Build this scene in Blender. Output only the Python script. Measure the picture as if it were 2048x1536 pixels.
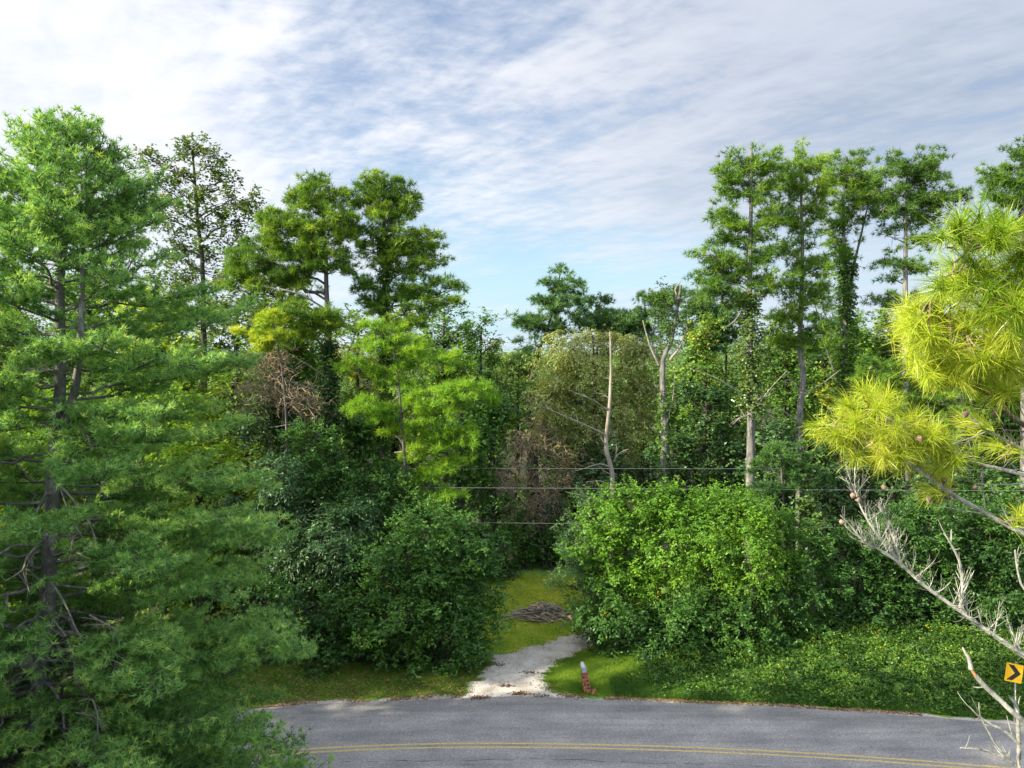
import bpy, math
import numpy as np
from math import radians, sin, cos, tan, pi
rng = np.random.default_rng(7)
scene = bpy.context.scene
for o in list(bpy.data.objects): bpy.data.objects.remove(o)

# ------------------------------------------------------------------ camera
F = 1365.0                      # focal length in photo pixels (2048 wide)
HORIZON = 705.0
PITCH = math.atan((768 - HORIZON) / F)
CAMZ = 15.0
cam_d = bpy.data.cameras.new('camera'); cam = bpy.data.objects.new('camera', cam_d)
scene.collection.objects.link(cam); scene.camera = cam
cam_d.sensor_width = 36; cam_d.lens = 36 * F / 2048
cam_d.clip_start = 0.1; cam_d.clip_end = 6000
cam.location = (0, 0, CAMZ); cam.rotation_euler = (pi / 2 - PITCH, 0, 0)

# ------------------------------------------------------------------ light
SUN_AZ = -112.0      # degrees from +Y (view direction), negative = left
SUN_EL = 27.0
sd = bpy.data.lights.new('sun', 'SUN'); so = bpy.data.objects.new('sun', sd); scene.collection.objects.link(so)
sd.energy = 4.6; sd.angle = radians(0.6); sd.color = (1.0, 0.90, 0.70)
so.rotation_euler = (radians(90 - SUN_EL), 0, radians(180 - SUN_AZ) )
so.location = (-40, 0, 60)
world = bpy.data.worlds.new('World'); scene.world = world; world.use_nodes = True
scene.view_settings.view_transform = 'Standard'; scene.view_settings.look = 'None'
scene.view_settings.gamma = 1; scene.view_settings.exposure = 1.32
scene.render.engine = 'CYCLES'
scene.cycles.max_bounces = 6; scene.cycles.transmission_bounces = 4; scene.cycles.diffuse_bounces = 4
scene.cycles.transparent_max_bounces = 4

def build_world():
    nt = world.node_tree; N = nt.nodes; L = nt.links; N.clear()
    def n(t, **k):
        x = N.new(t)
        for a, b in k.items(): setattr(x, a, b)
        return x
    def m(op, a, b=None, c=None, clamp=False):
        x = N.new('ShaderNodeMath'); x.operation = op; x.use_clamp = clamp
        for i, s in enumerate((a, b, c)):
            if s is None: continue
            if isinstance(s, (int, float)): x.inputs[i].default_value = s
            else: L.new(s, x.inputs[i])
        return x.outputs[0]
    def mix(f, a, b):
        x = N.new('ShaderNodeMix'); x.data_type = 'RGBA'
        for s, k in ((f, 0), (a, 6), (b, 7)):
            if isinstance(s, (int, float)): x.inputs[k].default_value = s
            elif isinstance(s, tuple): x.inputs[k].default_value = (*s, 1)
            else: L.new(s, x.inputs[k])
        return x.outputs[2]
    def ramp(s, lo, hi):
        x = N.new('ShaderNodeMapRange'); x.interpolation_type = 'SMOOTHSTEP'
        L.new(s, x.inputs[0]); x.inputs[1].default_value = lo; x.inputs[2].default_value = hi
        return x.outputs[0]
    tc = n('ShaderNodeTexCoord'); sp = n('ShaderNodeSeparateXYZ'); L.new(tc.outputs['Generated'], sp.inputs[0])
    X, Y, Z = sp.outputs
    zz = m('ADD', m('MAXIMUM', Z, 0.0), 0.10)
    px = m('DIVIDE', X, zz); py = m('DIVIDE', Y, zz)
    def noise(ax, ay, scale, detail, rough=.55, dist=0.0, rot=0.0, off=0.0):
        c, s = cos(rot), sin(rot)
        a = m('ADD', m('MULTIPLY', px, c * ax), m('MULTIPLY', py, s * ax))
        b = m('ADD', m('MULTIPLY', px, -s * ay), m('MULTIPLY', py, c * ay))
        cb = n('ShaderNodeCombineXYZ'); L.new(a, cb.inputs[0]); L.new(b, cb.inputs[1]); cb.inputs[2].default_value = off
        t = n('ShaderNodeTexNoise'); L.new(cb.outputs[0], t.inputs['Vector'])
        t.inputs['Scale'].default_value = scale; t.inputs['Detail'].default_value = detail
        t.inputs['Roughness'].default_value = rough; t.inputs['Distortion'].default_value = dist
        return t.outputs[0]
    sky = n('ShaderNodeTexSky'); sky.sky_type = 'NISHITA'; sky.sun_disc = False
    sky.sun_elevation = radians(SUN_EL); sky.sun_rotation = radians(SUN_AZ)
    sky.altitude = 200; sky.air_density = 1.0; sky.dust_density = 1.5; sky.ozone_density = 1.5
    # cloud sheet projected on a high plane
    big = noise(1.0, 1.0, 0.55, 4, .5, 0.3, 0.4, 3.3)
    streak = noise(0.9, 1.5, 1.35, 7, .60, 0.3, -0.45, 1.0)
    ripple = noise(1.3, 3.4, 2.9, 4, .5, 0.4, -0.85, 5.0)
    grain = noise(1.0, 1.4, 11.0, 4, .62, 0.2, 0.2, 2.0)
    s = m('ADD', m('MULTIPLY', big, 0.9), m('MULTIPLY', streak, 1.0))
    s = m('ADD', s, m('MULTIPLY', ripple, 0.46))
    s = m('ADD', s, m('MULTIPLY', grain, 0.38))
    # thicker deck to the right, a clear band low over the horizon in the middle
    side = m('MULTIPLY', ramp(X, -0.10, 0.42), 0.30)
    s = m('ADD', s, side)
    left = m('MULTIPLY', m('SUBTRACT', 1.0, ramp(X, -0.52, -0.08)), 0.42)
    s = m('ADD', s, left)
    band = m('MULTIPLY', m('MULTIPLY', ramp(Z, 0.00, 0.07), m('SUBTRACT', 1.0, ramp(Z, 0.10, 0.20))), 0.24)
    bandx = m('MULTIPLY', m('SUBTRACT', 1.0, ramp(X, 0.22, 0.38)), ramp(X, -0.25, -0.05))
    s = m('SUBTRACT', s, m('MULTIPLY', band, bandx))
    cover = ramp(s, 1.08, 1.66)
    # brightness of the cloud: toward the sun (left) white, away slate lavender
    toward = ramp(X, 0.58, -0.42)
    shade = ramp(m('ADD', m('MULTIPLY', streak, .55), m('ADD', m('MULTIPLY', ripple, .3), m('MULTIPLY', grain, .15))), 0.34, 0.64)
    lit = mix(toward, (5.1, 5.6, 6.5), (9.0, 9.0, 9.3))
    dark = mix(toward, (3.4, 4.0, 5.1), (6.9, 7.3, 8.2))
    cl = mix(shade, dark, lit)
    low = ramp(Z, 0.30, 0.02)
    cl = mix(m('MULTIPLY', low, 0.70), cl, (6.4, 7.4, 8.4))
    hs = n('ShaderNodeHueSaturation'); L.new(sky.outputs[0], hs.inputs['Color']); hs.inputs['Saturation'].default_value = 1.15
    hs.inputs['Value'].default_value = 1.6
    sk = mix(m('MULTIPLY', ramp(Z, 0.35, 0.0), 0.72), hs.outputs[0], (4.5, 7.5, 8.9))
    col = mix(m('ADD', m('MULTIPLY', cover, 0.72), 0.22), sk, cl)
    # unseen sky far left, overhead and behind is brightened to add fill light
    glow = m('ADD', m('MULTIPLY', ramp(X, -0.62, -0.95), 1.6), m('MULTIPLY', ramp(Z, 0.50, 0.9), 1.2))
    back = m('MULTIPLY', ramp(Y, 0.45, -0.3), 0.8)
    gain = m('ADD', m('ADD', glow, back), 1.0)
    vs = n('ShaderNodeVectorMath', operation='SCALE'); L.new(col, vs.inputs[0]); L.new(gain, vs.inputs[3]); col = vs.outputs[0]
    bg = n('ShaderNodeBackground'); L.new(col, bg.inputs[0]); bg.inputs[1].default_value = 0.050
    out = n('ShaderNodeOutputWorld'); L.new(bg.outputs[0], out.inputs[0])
build_world()

# ------------------------------------------------------------------ helpers
def at(u, v, Y):
    """world point seen at photo pixel (u, v) at depth Y"""
    u = np.asarray(u, float); v = np.asarray(v, float)
    a = (u - 1024) / F; b = -(v - 768) / F
    dy = cos(PITCH) + b * sin(PITCH); dz = -sin(PITCH) + b * cos(PITCH)
    return np.stack(np.broadcast_arrays(a / dy * Y, Y * np.ones_like(a), CAMZ + dz / dy * Y), -1)
def gp(u, v):
    a = (u - 1024) / F; b = -(v - 768) / F
    dy = cos(PITCH) + b * sin(PITCH); dz = -sin(PITCH) + b * cos(PITCH)
    t = -CAMZ / dz
    return np.array([a * t, dy * t])
def sstep(a, b, x):
    t = np.clip((np.asarray(x, float) - a) / (b - a), 0, 1); return t * t * (3 - 2 * t)
def road_y(x):
    x = np.asarray(x, float) + 1.0
    return 25.45 - np.where(x < 0, x * x / (2 * 62.0), x * x / (2 * 115.0))
def far_edge(x):
    x = np.asarray(x, float)
    return road_y(x) + 3.45 + 0.25 * np.exp(-((x - 0.6) / 3.2) ** 2)
def terrain(x, y):
    x = np.asarray(x, float); y = np.asarray(y, float)
    d = y - far_edge(x)
    z = 0.6 * sstep(0.8, 7.5, d) * sstep(4.0, 8.5, x) * (1 - 0.6 * sstep(9, 25, d))
    z = z + 0.7 * sstep(0.6, 6, d) * sstep(-5.0, -10, x) * (1 - sstep(9, 22, d))
    r = np.hypot(x, y)
    far = sstep(140, 420, r) * sstep(0, 60, y)
    z = z + far * (3.0 + 6.0 * sstep(0, 160, x) + 2.0 * np.sin(x / 65.0 + 1.2) + 1 * np.sin(x / 27.0 + y / 80.0))
    return z
def nrm(a): return a / np.maximum(np.linalg.norm(a, axis=-1, keepdims=True), 1e-9)
def rdir(n): return nrm(rng.normal(size=(n, 3)))

col = scene.collection
def link_mesh(name, V, faces, nper, mat, parent=None, tint=None, smooth=False):
    """faces: flat index array with nper corners per face"""
    me = bpy.data.meshes.new(name)
    V = np.ascontiguousarray(V, dtype=np.float32); faces = np.ascontiguousarray(faces, dtype=np.int32).ravel()
    nf = len(faces) // nper
    me.vertices.add(len(V)); me.vertices.foreach_set('co', V.ravel())
    me.loops.add(len(faces)); me.loops.foreach_set('vertex_index', faces)
    me.polygons.add(nf); me.polygons.foreach_set('loop_start', np.arange(0, nf * nper, nper, dtype=np.int32))
    me.update(calc_edges=True)
    if smooth: me.polygons.foreach_set('use_smooth', np.ones(nf, bool))
    if tint is not None:
        a = me.attributes.new('tint', 'FLOAT', 'POINT'); a.data.foreach_set('value', np.asarray(tint, np.float32))
    me.materials.append(mat)
    o = bpy.data.objects.new(name, me); col.objects.link(o)
    if parent is not None: o.parent = parent
    return o
def thing(name, label, cat, loc=(0, 0, 0), group=None):
    o = bpy.data.objects.new(name, None); col.objects.link(o); o.location = loc
    o.empty_display_size = .2; o['label'] = label; o['category'] = cat
    if group: o['group'] = group
    return o
def tag(o, label, cat, group=None):
    o['label'] = label; o['category'] = cat
    if group: o['group'] = group
    return o

class Tubes:
    def __init__(s): s.V = []; s.Fc = []; s.T = []; s.n = 0
    def add(s, pts, rad, k=6, tint=0.5, cap=True):
        pts = np.asarray(pts, float); n = len(pts)
        rad = np.broadcast_to(np.asarray(rad, float), (n,))
        d = np.gradient(pts, axis=0); d = nrm(d)
        ref = np.array([0, 0, 1.0]) if abs(d[0][2]) < .8 else np.array([1.0, 0, 0])
        a = nrm(np.cross(d, ref)); b = np.cross(d, a)
        ang = np.arange(k) / k * 2 * pi
        ring = pts[:, None] + rad[:, None, None] * (a[:, None] * np.cos(ang)[None, :, None] + b[:, None] * np.sin(ang)[None, :, None])
        i = np.arange(n - 1)[:, None]; j = np.arange(k)[None]
        f = np.stack([i * k + j, i * k + (j + 1) % k, (i + 1) * k + (j + 1) % k, (i + 1) * k + j], -1) + s.n
        s.V.append(ring.reshape(-1, 3)); s.Fc.append(f.reshape(-1, 4)); s.T.append(np.full(n * k, tint)); s.n += n * k
    def build(s, name, mat, parent, origin=(0, 0, 0)):
        return link_mesh(name, np.concatenate(s.V) - np.asarray(origin), np.concatenate(s.Fc), 4, mat, parent, np.concatenate(s.T), True)
def curve(p0, p1, sag=0.0, n=6, wob=0.0, up=(0, 0, 1)):
    t = np.linspace(0, 1, n)[:, None]; p0 = np.asarray(p0, float); p1 = np.asarray(p1, float)
    L = np.linalg.norm(p1 - p0)
    p = p0 * (1 - t) + p1 * t + np.asarray(up) * (sag * L * 4 * t * (1 - t))
    if wob: p[1:-1] += rng.normal(size=(n - 2, 3)) * wob * L
    return p
def polyline(P, step=0.5):
    """Catmull-Rom resample"""
    P = np.asarray(P, float)
    Q = np.concatenate([[2 * P[0] - P[1]], P, [2 * P[-1] - P[-2]]]); out = []
    for i in range(1, len(Q) - 2):
        n = max(2, int(np.linalg.norm(Q[i + 1] - Q[i]) / step))
        t = np.linspace(0, 1, n, endpoint=False)[:, None]
        out.append(0.5 * (2 * Q[i] + (Q[i + 1] - Q[i - 1]) * t + (2 * Q[i - 1] - 5 * Q[i] + 4 * Q[i + 1] - Q[i + 2]) * t ** 2 + (3 * Q[i] - Q[i - 1] - 3 * Q[i + 1] + Q[i + 2]) * t ** 3))
    out.append(P[-1:]); return np.concatenate(out)

# foliage primitives -------------------------------------------------
def needle_tufts(C, D, n, L, W, spread=1.0, tint=None, droop=0.0):
    """triangular needles radiating from each point C about axis D"""
    N = len(C)
    d = nrm(D[:, None] * (1.0 - 0.45 * spread) + rng.normal(size=(N, n, 3)) * 0.62 * spread)
    d[..., 2] -= droop; d = nrm(d)
    s = nrm(np.cross(d, rng.normal(size=(N, n, 3))))
    Lr = L * rng.uniform(.7, 1.15, size=(N, n, 1)); c = C[:, None] + d * 0.03 * L
    V = np.stack([c - s * W / 2, c + s * W / 2, c + d * Lr], 2).reshape(-1, 3)
    t = None
    if tint is not None: t = np.repeat(np.clip(tint[:, None] + rng.normal(size=(N, n)) * .07, 0, 1).ravel(), 3)
    return V, t
def leaf_quads(C, D, Nn, L, W, tint):
    s = nrm(np.cross(D, Nn)); k = rng.uniform(.7, 1.2, size=(len(C), 1)); L = L * k; W = W * k
    nn = nrm(np.cross(s, D))
    V = np.stack([C, C + D * L * .45 + s * W / 2 + nn * W * .12, C + D * L, C + D * L * .45 - s * W / 2 + nn * W * .12], 1).reshape(-1, 3)
    return V, np.repeat(np.clip(tint, 0, 1), 4)
def sprays(C, out, r, k, m, L, W, tint, droop=0.15, jit=.10):
    """k sprays of m leaves for every cluster centre"""
    N = len(C)
    o = C[:, None] + rng.normal(size=(N, k, 3)) * (np.asarray(r)[:, None, None] * np.array([.48, .48, .38]))
    d = nrm(out[:, None] * .8 + rng.normal(size=(N, k, 3)) * .75 + np.array([0, 0, .12]))
    s = nrm(np.cross(d, np.array([0, 0, 1.0])) + 1e-6)
    a = (np.arange(m) + rng.uniform(size=(N, k, m))) / m
    seg = L * m * .33
    pos = o[:, :, None] + d[:, :, None] * (a[..., None] * seg); pos[..., 2] -= droop * seg * a ** 2
    sg = np.where(np.arange(m) % 2 == 0, 1, -1)[None, None, :, None]
    ld = d[:, :, None] * .55 + s[:, :, None] * sg * .75 + rng.normal(size=(N, k, m, 3)) * .35
    ld[..., 2] -= droop; ld = nrm(ld)
    nn = nrm(np.array([0, 0, 1.0]) + out[:, None, None] * .45 + rng.normal(size=(N, k, m, 3)) * .42)
    tt = (tint[:, None] + rng.normal(size=(N, k)) * jit * .7)[..., None] + rng.normal(size=(N, k, m)) * jit
    return leaf_quads(pos.reshape(-1, 3), ld.reshape(-1, 3), nn.reshape(-1, 3), L, W, tt.ravel())

# ------------------------------------------------------------------ materials
MAT = {}
def newmat(name):
    m = bpy.data.materials.new(name); m.use_nodes = True; nt = m.node_tree; nt.nodes.clear(); MAT[name] = m
    out = nt.nodes.new('ShaderNodeOutputMaterial'); return m, nt, out
def setramp(r, stops):
    e = r.color_ramp.elements
    while len(e) > 1: e.remove(e[-1])
    e[0].position = stops[0][0]; e[0].color = (*stops[0][1], 1)
    for p, c in stops[1:]:
        x = e.new(p); x.color = (*c, 1)
def leafmat(name, stops, trans=.38, gloss=.10, rough=.45, tcol=(1.25, 1.15, .45), bright=1.85):
    m, nt, out = newmat(name); N = nt.nodes; L = nt.links
    a = N.new('ShaderNodeAttribute'); a.attribute_name = 'tint'
    r = N.new('ShaderNodeValToRGB'); setramp(r, [(p, (min(c[0] * bright * 1.10, .55), min(c[1] * bright, .6), c[2] * bright * .8)) for p, c in stops]); L.new(a.outputs['Fac'], r.inputs[0])
    d = N.new('ShaderNodeBsdfDiffuse'); L.new(r.outputs[0], d.inputs[0])
    t = N.new('ShaderNodeBsdfTranslucent')
    mu = N.new('ShaderNodeMix'); mu.data_type = 'RGBA'; mu.blend_type = 'MULTIPLY'; mu.inputs[0].default_value = 1
    L.new(r.outputs[0], mu.inputs[6]); mu.inputs[7].default_value = (*tcol, 1); L.new(mu.outputs[2], t.inputs[0])
    mx = N.new('ShaderNodeMixShader'); mx.inputs[0].default_value = trans; L.new(d.outputs[0], mx.inputs[1]); L.new(t.outputs[0], mx.inputs[2])
    g = N.new('ShaderNodeBsdfGlossy'); g.inputs['Roughness'].default_value = rough; g.inputs['Color'].default_value = (.8, .9, .85, 1)
    m2 = N.new('ShaderNodeMixShader'); m2.inputs[0].default_value = gloss * .22; L.new(mx.outputs[0], m2.inputs[1]); L.new(g.outputs[0], m2.inputs[2])
    L.new(m2.outputs[0], out.inputs[0]); return m
def barkmat(name, c0, c1, c2, sc=6.0, zs=.25, bump=.6, rough=.9):
    m, nt, out = newmat(name); N = nt.nodes; L = nt.links
    tc = N.new('ShaderNodeTexCoord'); mp = N.new('ShaderNodeMapping'); mp.inputs['Scale'].default_value = (1, 1, zs)
    L.new(tc.outputs['Object'], mp.inputs[0])
    n1 = N.new('ShaderNodeTexNoise'); n1.inputs['Scale'].default_value = sc; n1.inputs['Detail'].default_value = 6; n1.inputs['Roughness'].default_value = .65
    L.new(mp.outputs[0], n1.inputs[0])
    n2 = N.new('ShaderNodeTexNoise'); n2.inputs['Scale'].default_value = sc * .3; n2.inputs['Detail'].default_value = 3; L.new(tc.outputs['Object'], n2.inputs[0])
    r = N.new('ShaderNodeValToRGB'); setramp(r, [(.32, c0), (.52, c1), (.72, c2)]); L.new(n1.outputs[0], r.inputs[0])
    mx = N.new('ShaderNodeMix'); mx.data_type = 'RGBA'; mx.blend_type = 'MULTIPLY'; mx.inputs[0].default_value = .6
    r2 = N.new('ShaderNodeValToRGB'); setramp(r2, [(.35, (.6, .6, .6)), (.6, (1.15, 1.15, 1.15))]); L.new(n2.outputs[0], r2.inputs[0])
    L.new(r.outputs[0], mx.inputs[6]); L.new(r2.outputs[0], mx.inputs[7])
    b = N.new('ShaderNodeBsdfPrincipled'); b.inputs['Roughness'].default_value = rough; L.new(mx.outputs[2], b.inputs['Base Color'])
    bp = N.new('ShaderNodeBump'); bp.inputs['Strength'].default_value = bump; bp.inputs['Distance'].default_value = .03
    L.new(n1.outputs[0], bp.inputs['Height']); L.new(bp.outputs[0], b.inputs['Normal'])
    L.new(b.outputs[0], out.inputs[0]); return m
def plainmat(name, c, rough=.6, metal=0.0, var=.15, sc=20.0):
    m, nt, out = newmat(name); N = nt.nodes; L = nt.links
    tc = N.new('ShaderNodeTexCoord'); n1 = N.new('ShaderNodeTexNoise'); n1.inputs['Scale'].default_value = sc; n1.inputs['Detail'].default_value = 4
    L.new(tc.outputs['Object'], n1.inputs[0])
    r = N.new('ShaderNodeValToRGB'); setramp(r, [(.3, tuple(x * (1 - var) for x in c)), (.7, tuple(x * (1 + var) for x in c))]); L.new(n1.outputs[0], r.inputs[0])
    b = N.new('ShaderNodeBsdfPrincipled'); b.inputs['Roughness'].default_value = rough; b.inputs['Metallic'].default_value = metal
    L.new(r.outputs[0], b.inputs['Base Color']); L.new(b.outputs[0], out.inputs[0]); return m

leafmat('wp_needle', [(0, (.020, .046, .016)), (.45, (.058, .130, .046)), (.8, (.120, .215, .072)), (1, (.24, .27, .06))], .38, .06, bright=2.9)
leafmat('pine_needle', [(0, (.018, .045, .012)), (.45, (.050, .115, .018)), (.8, (.105, .185, .024)), (1, (.16, .23, .03))], .34, .08)
leafmat('pine_dark', [(0, (.014, .040, .014)), (.5, (.035, .090, .025)), (1, (.090, .165, .030))], .30, .08)
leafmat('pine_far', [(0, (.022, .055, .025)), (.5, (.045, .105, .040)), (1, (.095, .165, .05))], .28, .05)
leafmat('pine_light', [(0, (.05, .12, .018)), (.5, (.11, .23, .025)), (1, (.24, .32, .035))], .42, .06)
leafmat('near_needle', [(0, (.09, .21, .022)), (.4, (.34, .48, .035)), (.8, (.60, .64, .08)), (1, (.56, .42, .14))], .42, .12, .35, (1.1, 1.1, .4), 1.1)
leafmat('leaf_mid', [(0, (.018, .042, .012)), (.5, (.052, .115, .024)), (.85, (.085, .17, .028)), (1, (.20, .22, .035))], .36, .12)
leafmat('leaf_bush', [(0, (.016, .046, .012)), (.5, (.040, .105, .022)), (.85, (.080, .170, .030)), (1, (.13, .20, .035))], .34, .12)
leafmat('leaf_bright', [(0, (.028, .075, .012)), (.5, (.075, .175, .020)), (.85, (.15, .26, .025)), (1, (.27, .30, .04))], .42, .10)
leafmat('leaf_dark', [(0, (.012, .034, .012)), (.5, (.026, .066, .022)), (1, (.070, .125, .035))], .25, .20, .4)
leafmat('leaf_blue', [(0, (.020, .048, .022)), (.5, (.042, .095, .040)), (1, (.09, .17, .065))], .28, .14)
leafmat('leaf_olive', [(0, (.065, .088, .034)), (.5, (.150, .190, .075)), (1, (.27, .29, .13))], .38, .12)
leafmat('leaf_tall', [(0, (.022, .045, .018)), (.5, (.060, .110, .032)), (.85, (.11, .145, .035)), (1, (.28, .20, .04))], .30, .22, .35)
leafmat('leaf_yellow', [(0, (.06, .13, .018)), (.5, (.13, .23, .028)), (1, (.38, .34, .04))], .45, .08)
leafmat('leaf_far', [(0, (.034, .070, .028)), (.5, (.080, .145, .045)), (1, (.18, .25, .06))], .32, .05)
leafmat('groundcover', [(0, (.014, .036, .008)), (.4, (.034, .090, .014)), (.75, (.070, .150, .020)), (1, (.18, .22, .03))], .32, .10)
leafmat('grassblade', [(0, (.035, .075, .014)), (.5, (.070, .140, .018)), (.85, (.18, .27, .030)), (1, (.38, .38, .06))], .35, .06)
leafmat('dry_leaf', [(0, (.07, .04, .03)), (.5, (.16, .10, .06)), (1, (.30, .21, .12))], .1, .05, bright=1.2)
barkmat('bark_pine', (.035, .030, .026), (.09, .078, .066), (.19, .17, .15), 7, .22)
barkmat('bark_grey', (.06, .057, .05), (.15, .145, .13), (.30, .29, .26), 7, .25)
barkmat('bark_dark', (.022, .020, .016), (.055, .048, .038), (.11, .10, .085), 7, .3)
barkmat('bark_wp', (.065, .062, .055), (.14, .135, .12), (.34, .36, .32), 5, .6, .5)
barkmat('wood_bare', (.15, .13, .10), (.27, .235, .19), (.37, .335, .28), 4, .12, .3)
barkmat('wood_lichen', (.15, .15, .125), (.36, .36, .31), (.56, .56, .49), 16, 1, .5)
barkmat('wood_dead', (.13, .115, .095), (.28, .26, .22), (.42, .40, .34), 9, .6, .4)
barkmat('wood_orange', (.30, .13, .05), (.46, .22, .09), (.55, .30, .15), 16, .5, .3)
barkmat('twig_brown', (.18, .135, .09), (.36, .27, .17), (.52, .42, .28), 8, 1, .3)
barkmat('twig_live', (.10, .07, .045), (.20, .145, .10), (.34, .29, .22), 14, 1, .4)
barkmat('cone', (.12, .08, .05), (.24, .17, .12), (.40, .32, .24), 30, 1, .8)

# ------------------------------------------------------------------ ground, road, drive
def groundmat():
    m, nt, out = newmat('ground'); N = nt.nodes; L = nt.links
    tc = N.new('ShaderNodeTexCoord')
    def noise(s, d=5, r=.6, sc=None):
        t = N.new('ShaderNodeTexNoise'); t.inputs['Scale'].default_value = s; t.inputs['Detail'].default_value = d; t.inputs['Roughness'].default_value = r
        if sc:
            mp = N.new('ShaderNodeMapping'); mp.inputs['Scale'].default_value = sc; mp.inputs['Rotation'].default_value = (0, 0, .25)
            L.new(tc.outputs['Object'], mp.inputs[0]); L.new(mp.outputs[0], t.inputs[0])
        else: L.new(tc.outputs['Object'], t.inputs[0])
        return t.outputs[0]
    r = N.new('ShaderNodeValToRGB'); setramp(r, [(.30, (.05, .11, .02)), (.48, (.10, .21, .028)), (.60, (.17, .27, .035)), (.72, (.28, .28, .06))])
    mm = N.new('ShaderNodeMath'); mm.operation = 'ADD'; h = N.new('ShaderNodeMath'); h.operation = 'MULTIPLY'; h.inputs[1].default_value = .45
    a = noise(.55, 5); b = noise(9, 5, .7); L.new(b, h.inputs[0])
    h2 = N.new('ShaderNodeMath'); h2.operation = 'MULTIPLY'; h2.inputs[1].default_value = .55; L.new(a, h2.inputs[0])
    L.new(h.outputs[0], mm.inputs[0]); L.new(h2.outputs[0], mm.inputs[1]); L.new(mm.outputs[0], r.inputs[0])
    at_ = N.new('ShaderNodeAttribute'); at_.attribute_name = 'tint'      # 0 litter soil, .5 lawn, 1 painted sunlit patch
    soil = N.new('ShaderNodeValToRGB'); setramp(soil, [(.35, (.018, .020, .010)), (.55, (.040, .042, .018)), (.7, (.085, .07, .04))]); L.new(b, soil.inputs[0])
    sun_patch = N.new('ShaderNodeValToRGB'); setramp(sun_patch, [(.35, (.22, .26, .03)), (.5, (.38, .34, .04)), (.65, (.48, .36, .07))])
    L.new(noise(.9, 5, .6, (.5, 2.6, 1)), sun_patch.inputs[0])
    m1 = N.new('ShaderNodeMapRange'); m1.inputs[1].default_value = .1; m1.inputs[2].default_value = .45; L.new(at_.outputs['Fac'], m1.inputs[0])
    m2 = N.new('ShaderNodeMapRange'); m2.inputs[1].default_value = .55; m2.inputs[2].default_value = .95; L.new(at_.outputs['Fac'], m2.inputs[0])
    x1 = N.new('ShaderNodeMix'); x1.data_type = 'RGBA'; L.new(m1.outputs[0], x1.inputs[0]); L.new(soil.outputs[0], x1.inputs[6]); L.new(r.outputs[0], x1.inputs[7])
    x2 = N.new('ShaderNodeMix'); x2.data_type = 'RGBA'; L.new(m2.outputs[0], x2.inputs[0]); L.new(x1.outputs[2], x2.inputs[6]); L.new(sun_patch.outputs[0], x2.inputs[7])
    p = N.new('ShaderNodeBsdfPrincipled'); p.inputs['Roughness'].default_value = .95; L.new(x2.outputs[2], p.inputs['Base Color'])
    bp = N.new('ShaderNodeBump'); bp.inputs['Strength'].default_value = .8; bp.inputs['Distance'].default_value = .06; L.new(b, bp.inputs['Height']); L.new(bp.outputs[0], p.inputs['Normal'])
    L.new(p.outputs[0], out.inputs[0])
groundmat()
def struct(o): o['kind'] = 'structure'; return o
def stuff(o, label, cat): o['kind'] = 'stuff'; o['label'] = label; o['category'] = cat; return o

def build_ground():
    xs = np.concatenate([-np.geomspace(2600, 36, 40), np.arange(-35, 35.1, .5), np.geomspace(36, 2600, 40)])
    ys = np.concatenate([-np.geomspace(2600, 10, 16), np.arange(-8, 14, 2.), np.arange(14, 62, .5), np.geomspace(62, 2600, 60)])
    X, Yy = np.meshgrid(xs, ys); Z = terrain(X, Yy) - .02
    V = np.stack([X, Yy, Z], -1).reshape(-1, 3); w = len(xs); h = len(ys)
    i, j = np.meshgrid(np.arange(h - 1), np.arange(w - 1), indexing='ij')
    f = np.stack([i * w + j, i * w + j + 1, (i + 1) * w + j + 1, (i + 1) * w + j], -1)
    x, y = V[:, 0], V[:, 1]
    lawn = ((x > -2.5) & (x < 16) & (y > 28) & (y < 48)) | ((y - far_edge(x) < 8) & (y - far_edge(x) > -1) & ((x > 5) | (y - far_edge(x) < 3.2)))
    t = np.where(lawn, .5, .12)
    c = gp(1080, 1197); t = t + .5 * np.exp(-((x - c[0]) / 6) ** 2 - ((y - c[1] - .3) / 1.6) ** 2) * lawn  # sunlit patch of the yard painted into the lawn tint
    struct(link_mesh('ground', V, f, 4, MAT['ground'], None, t, True))
build_ground()

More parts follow.
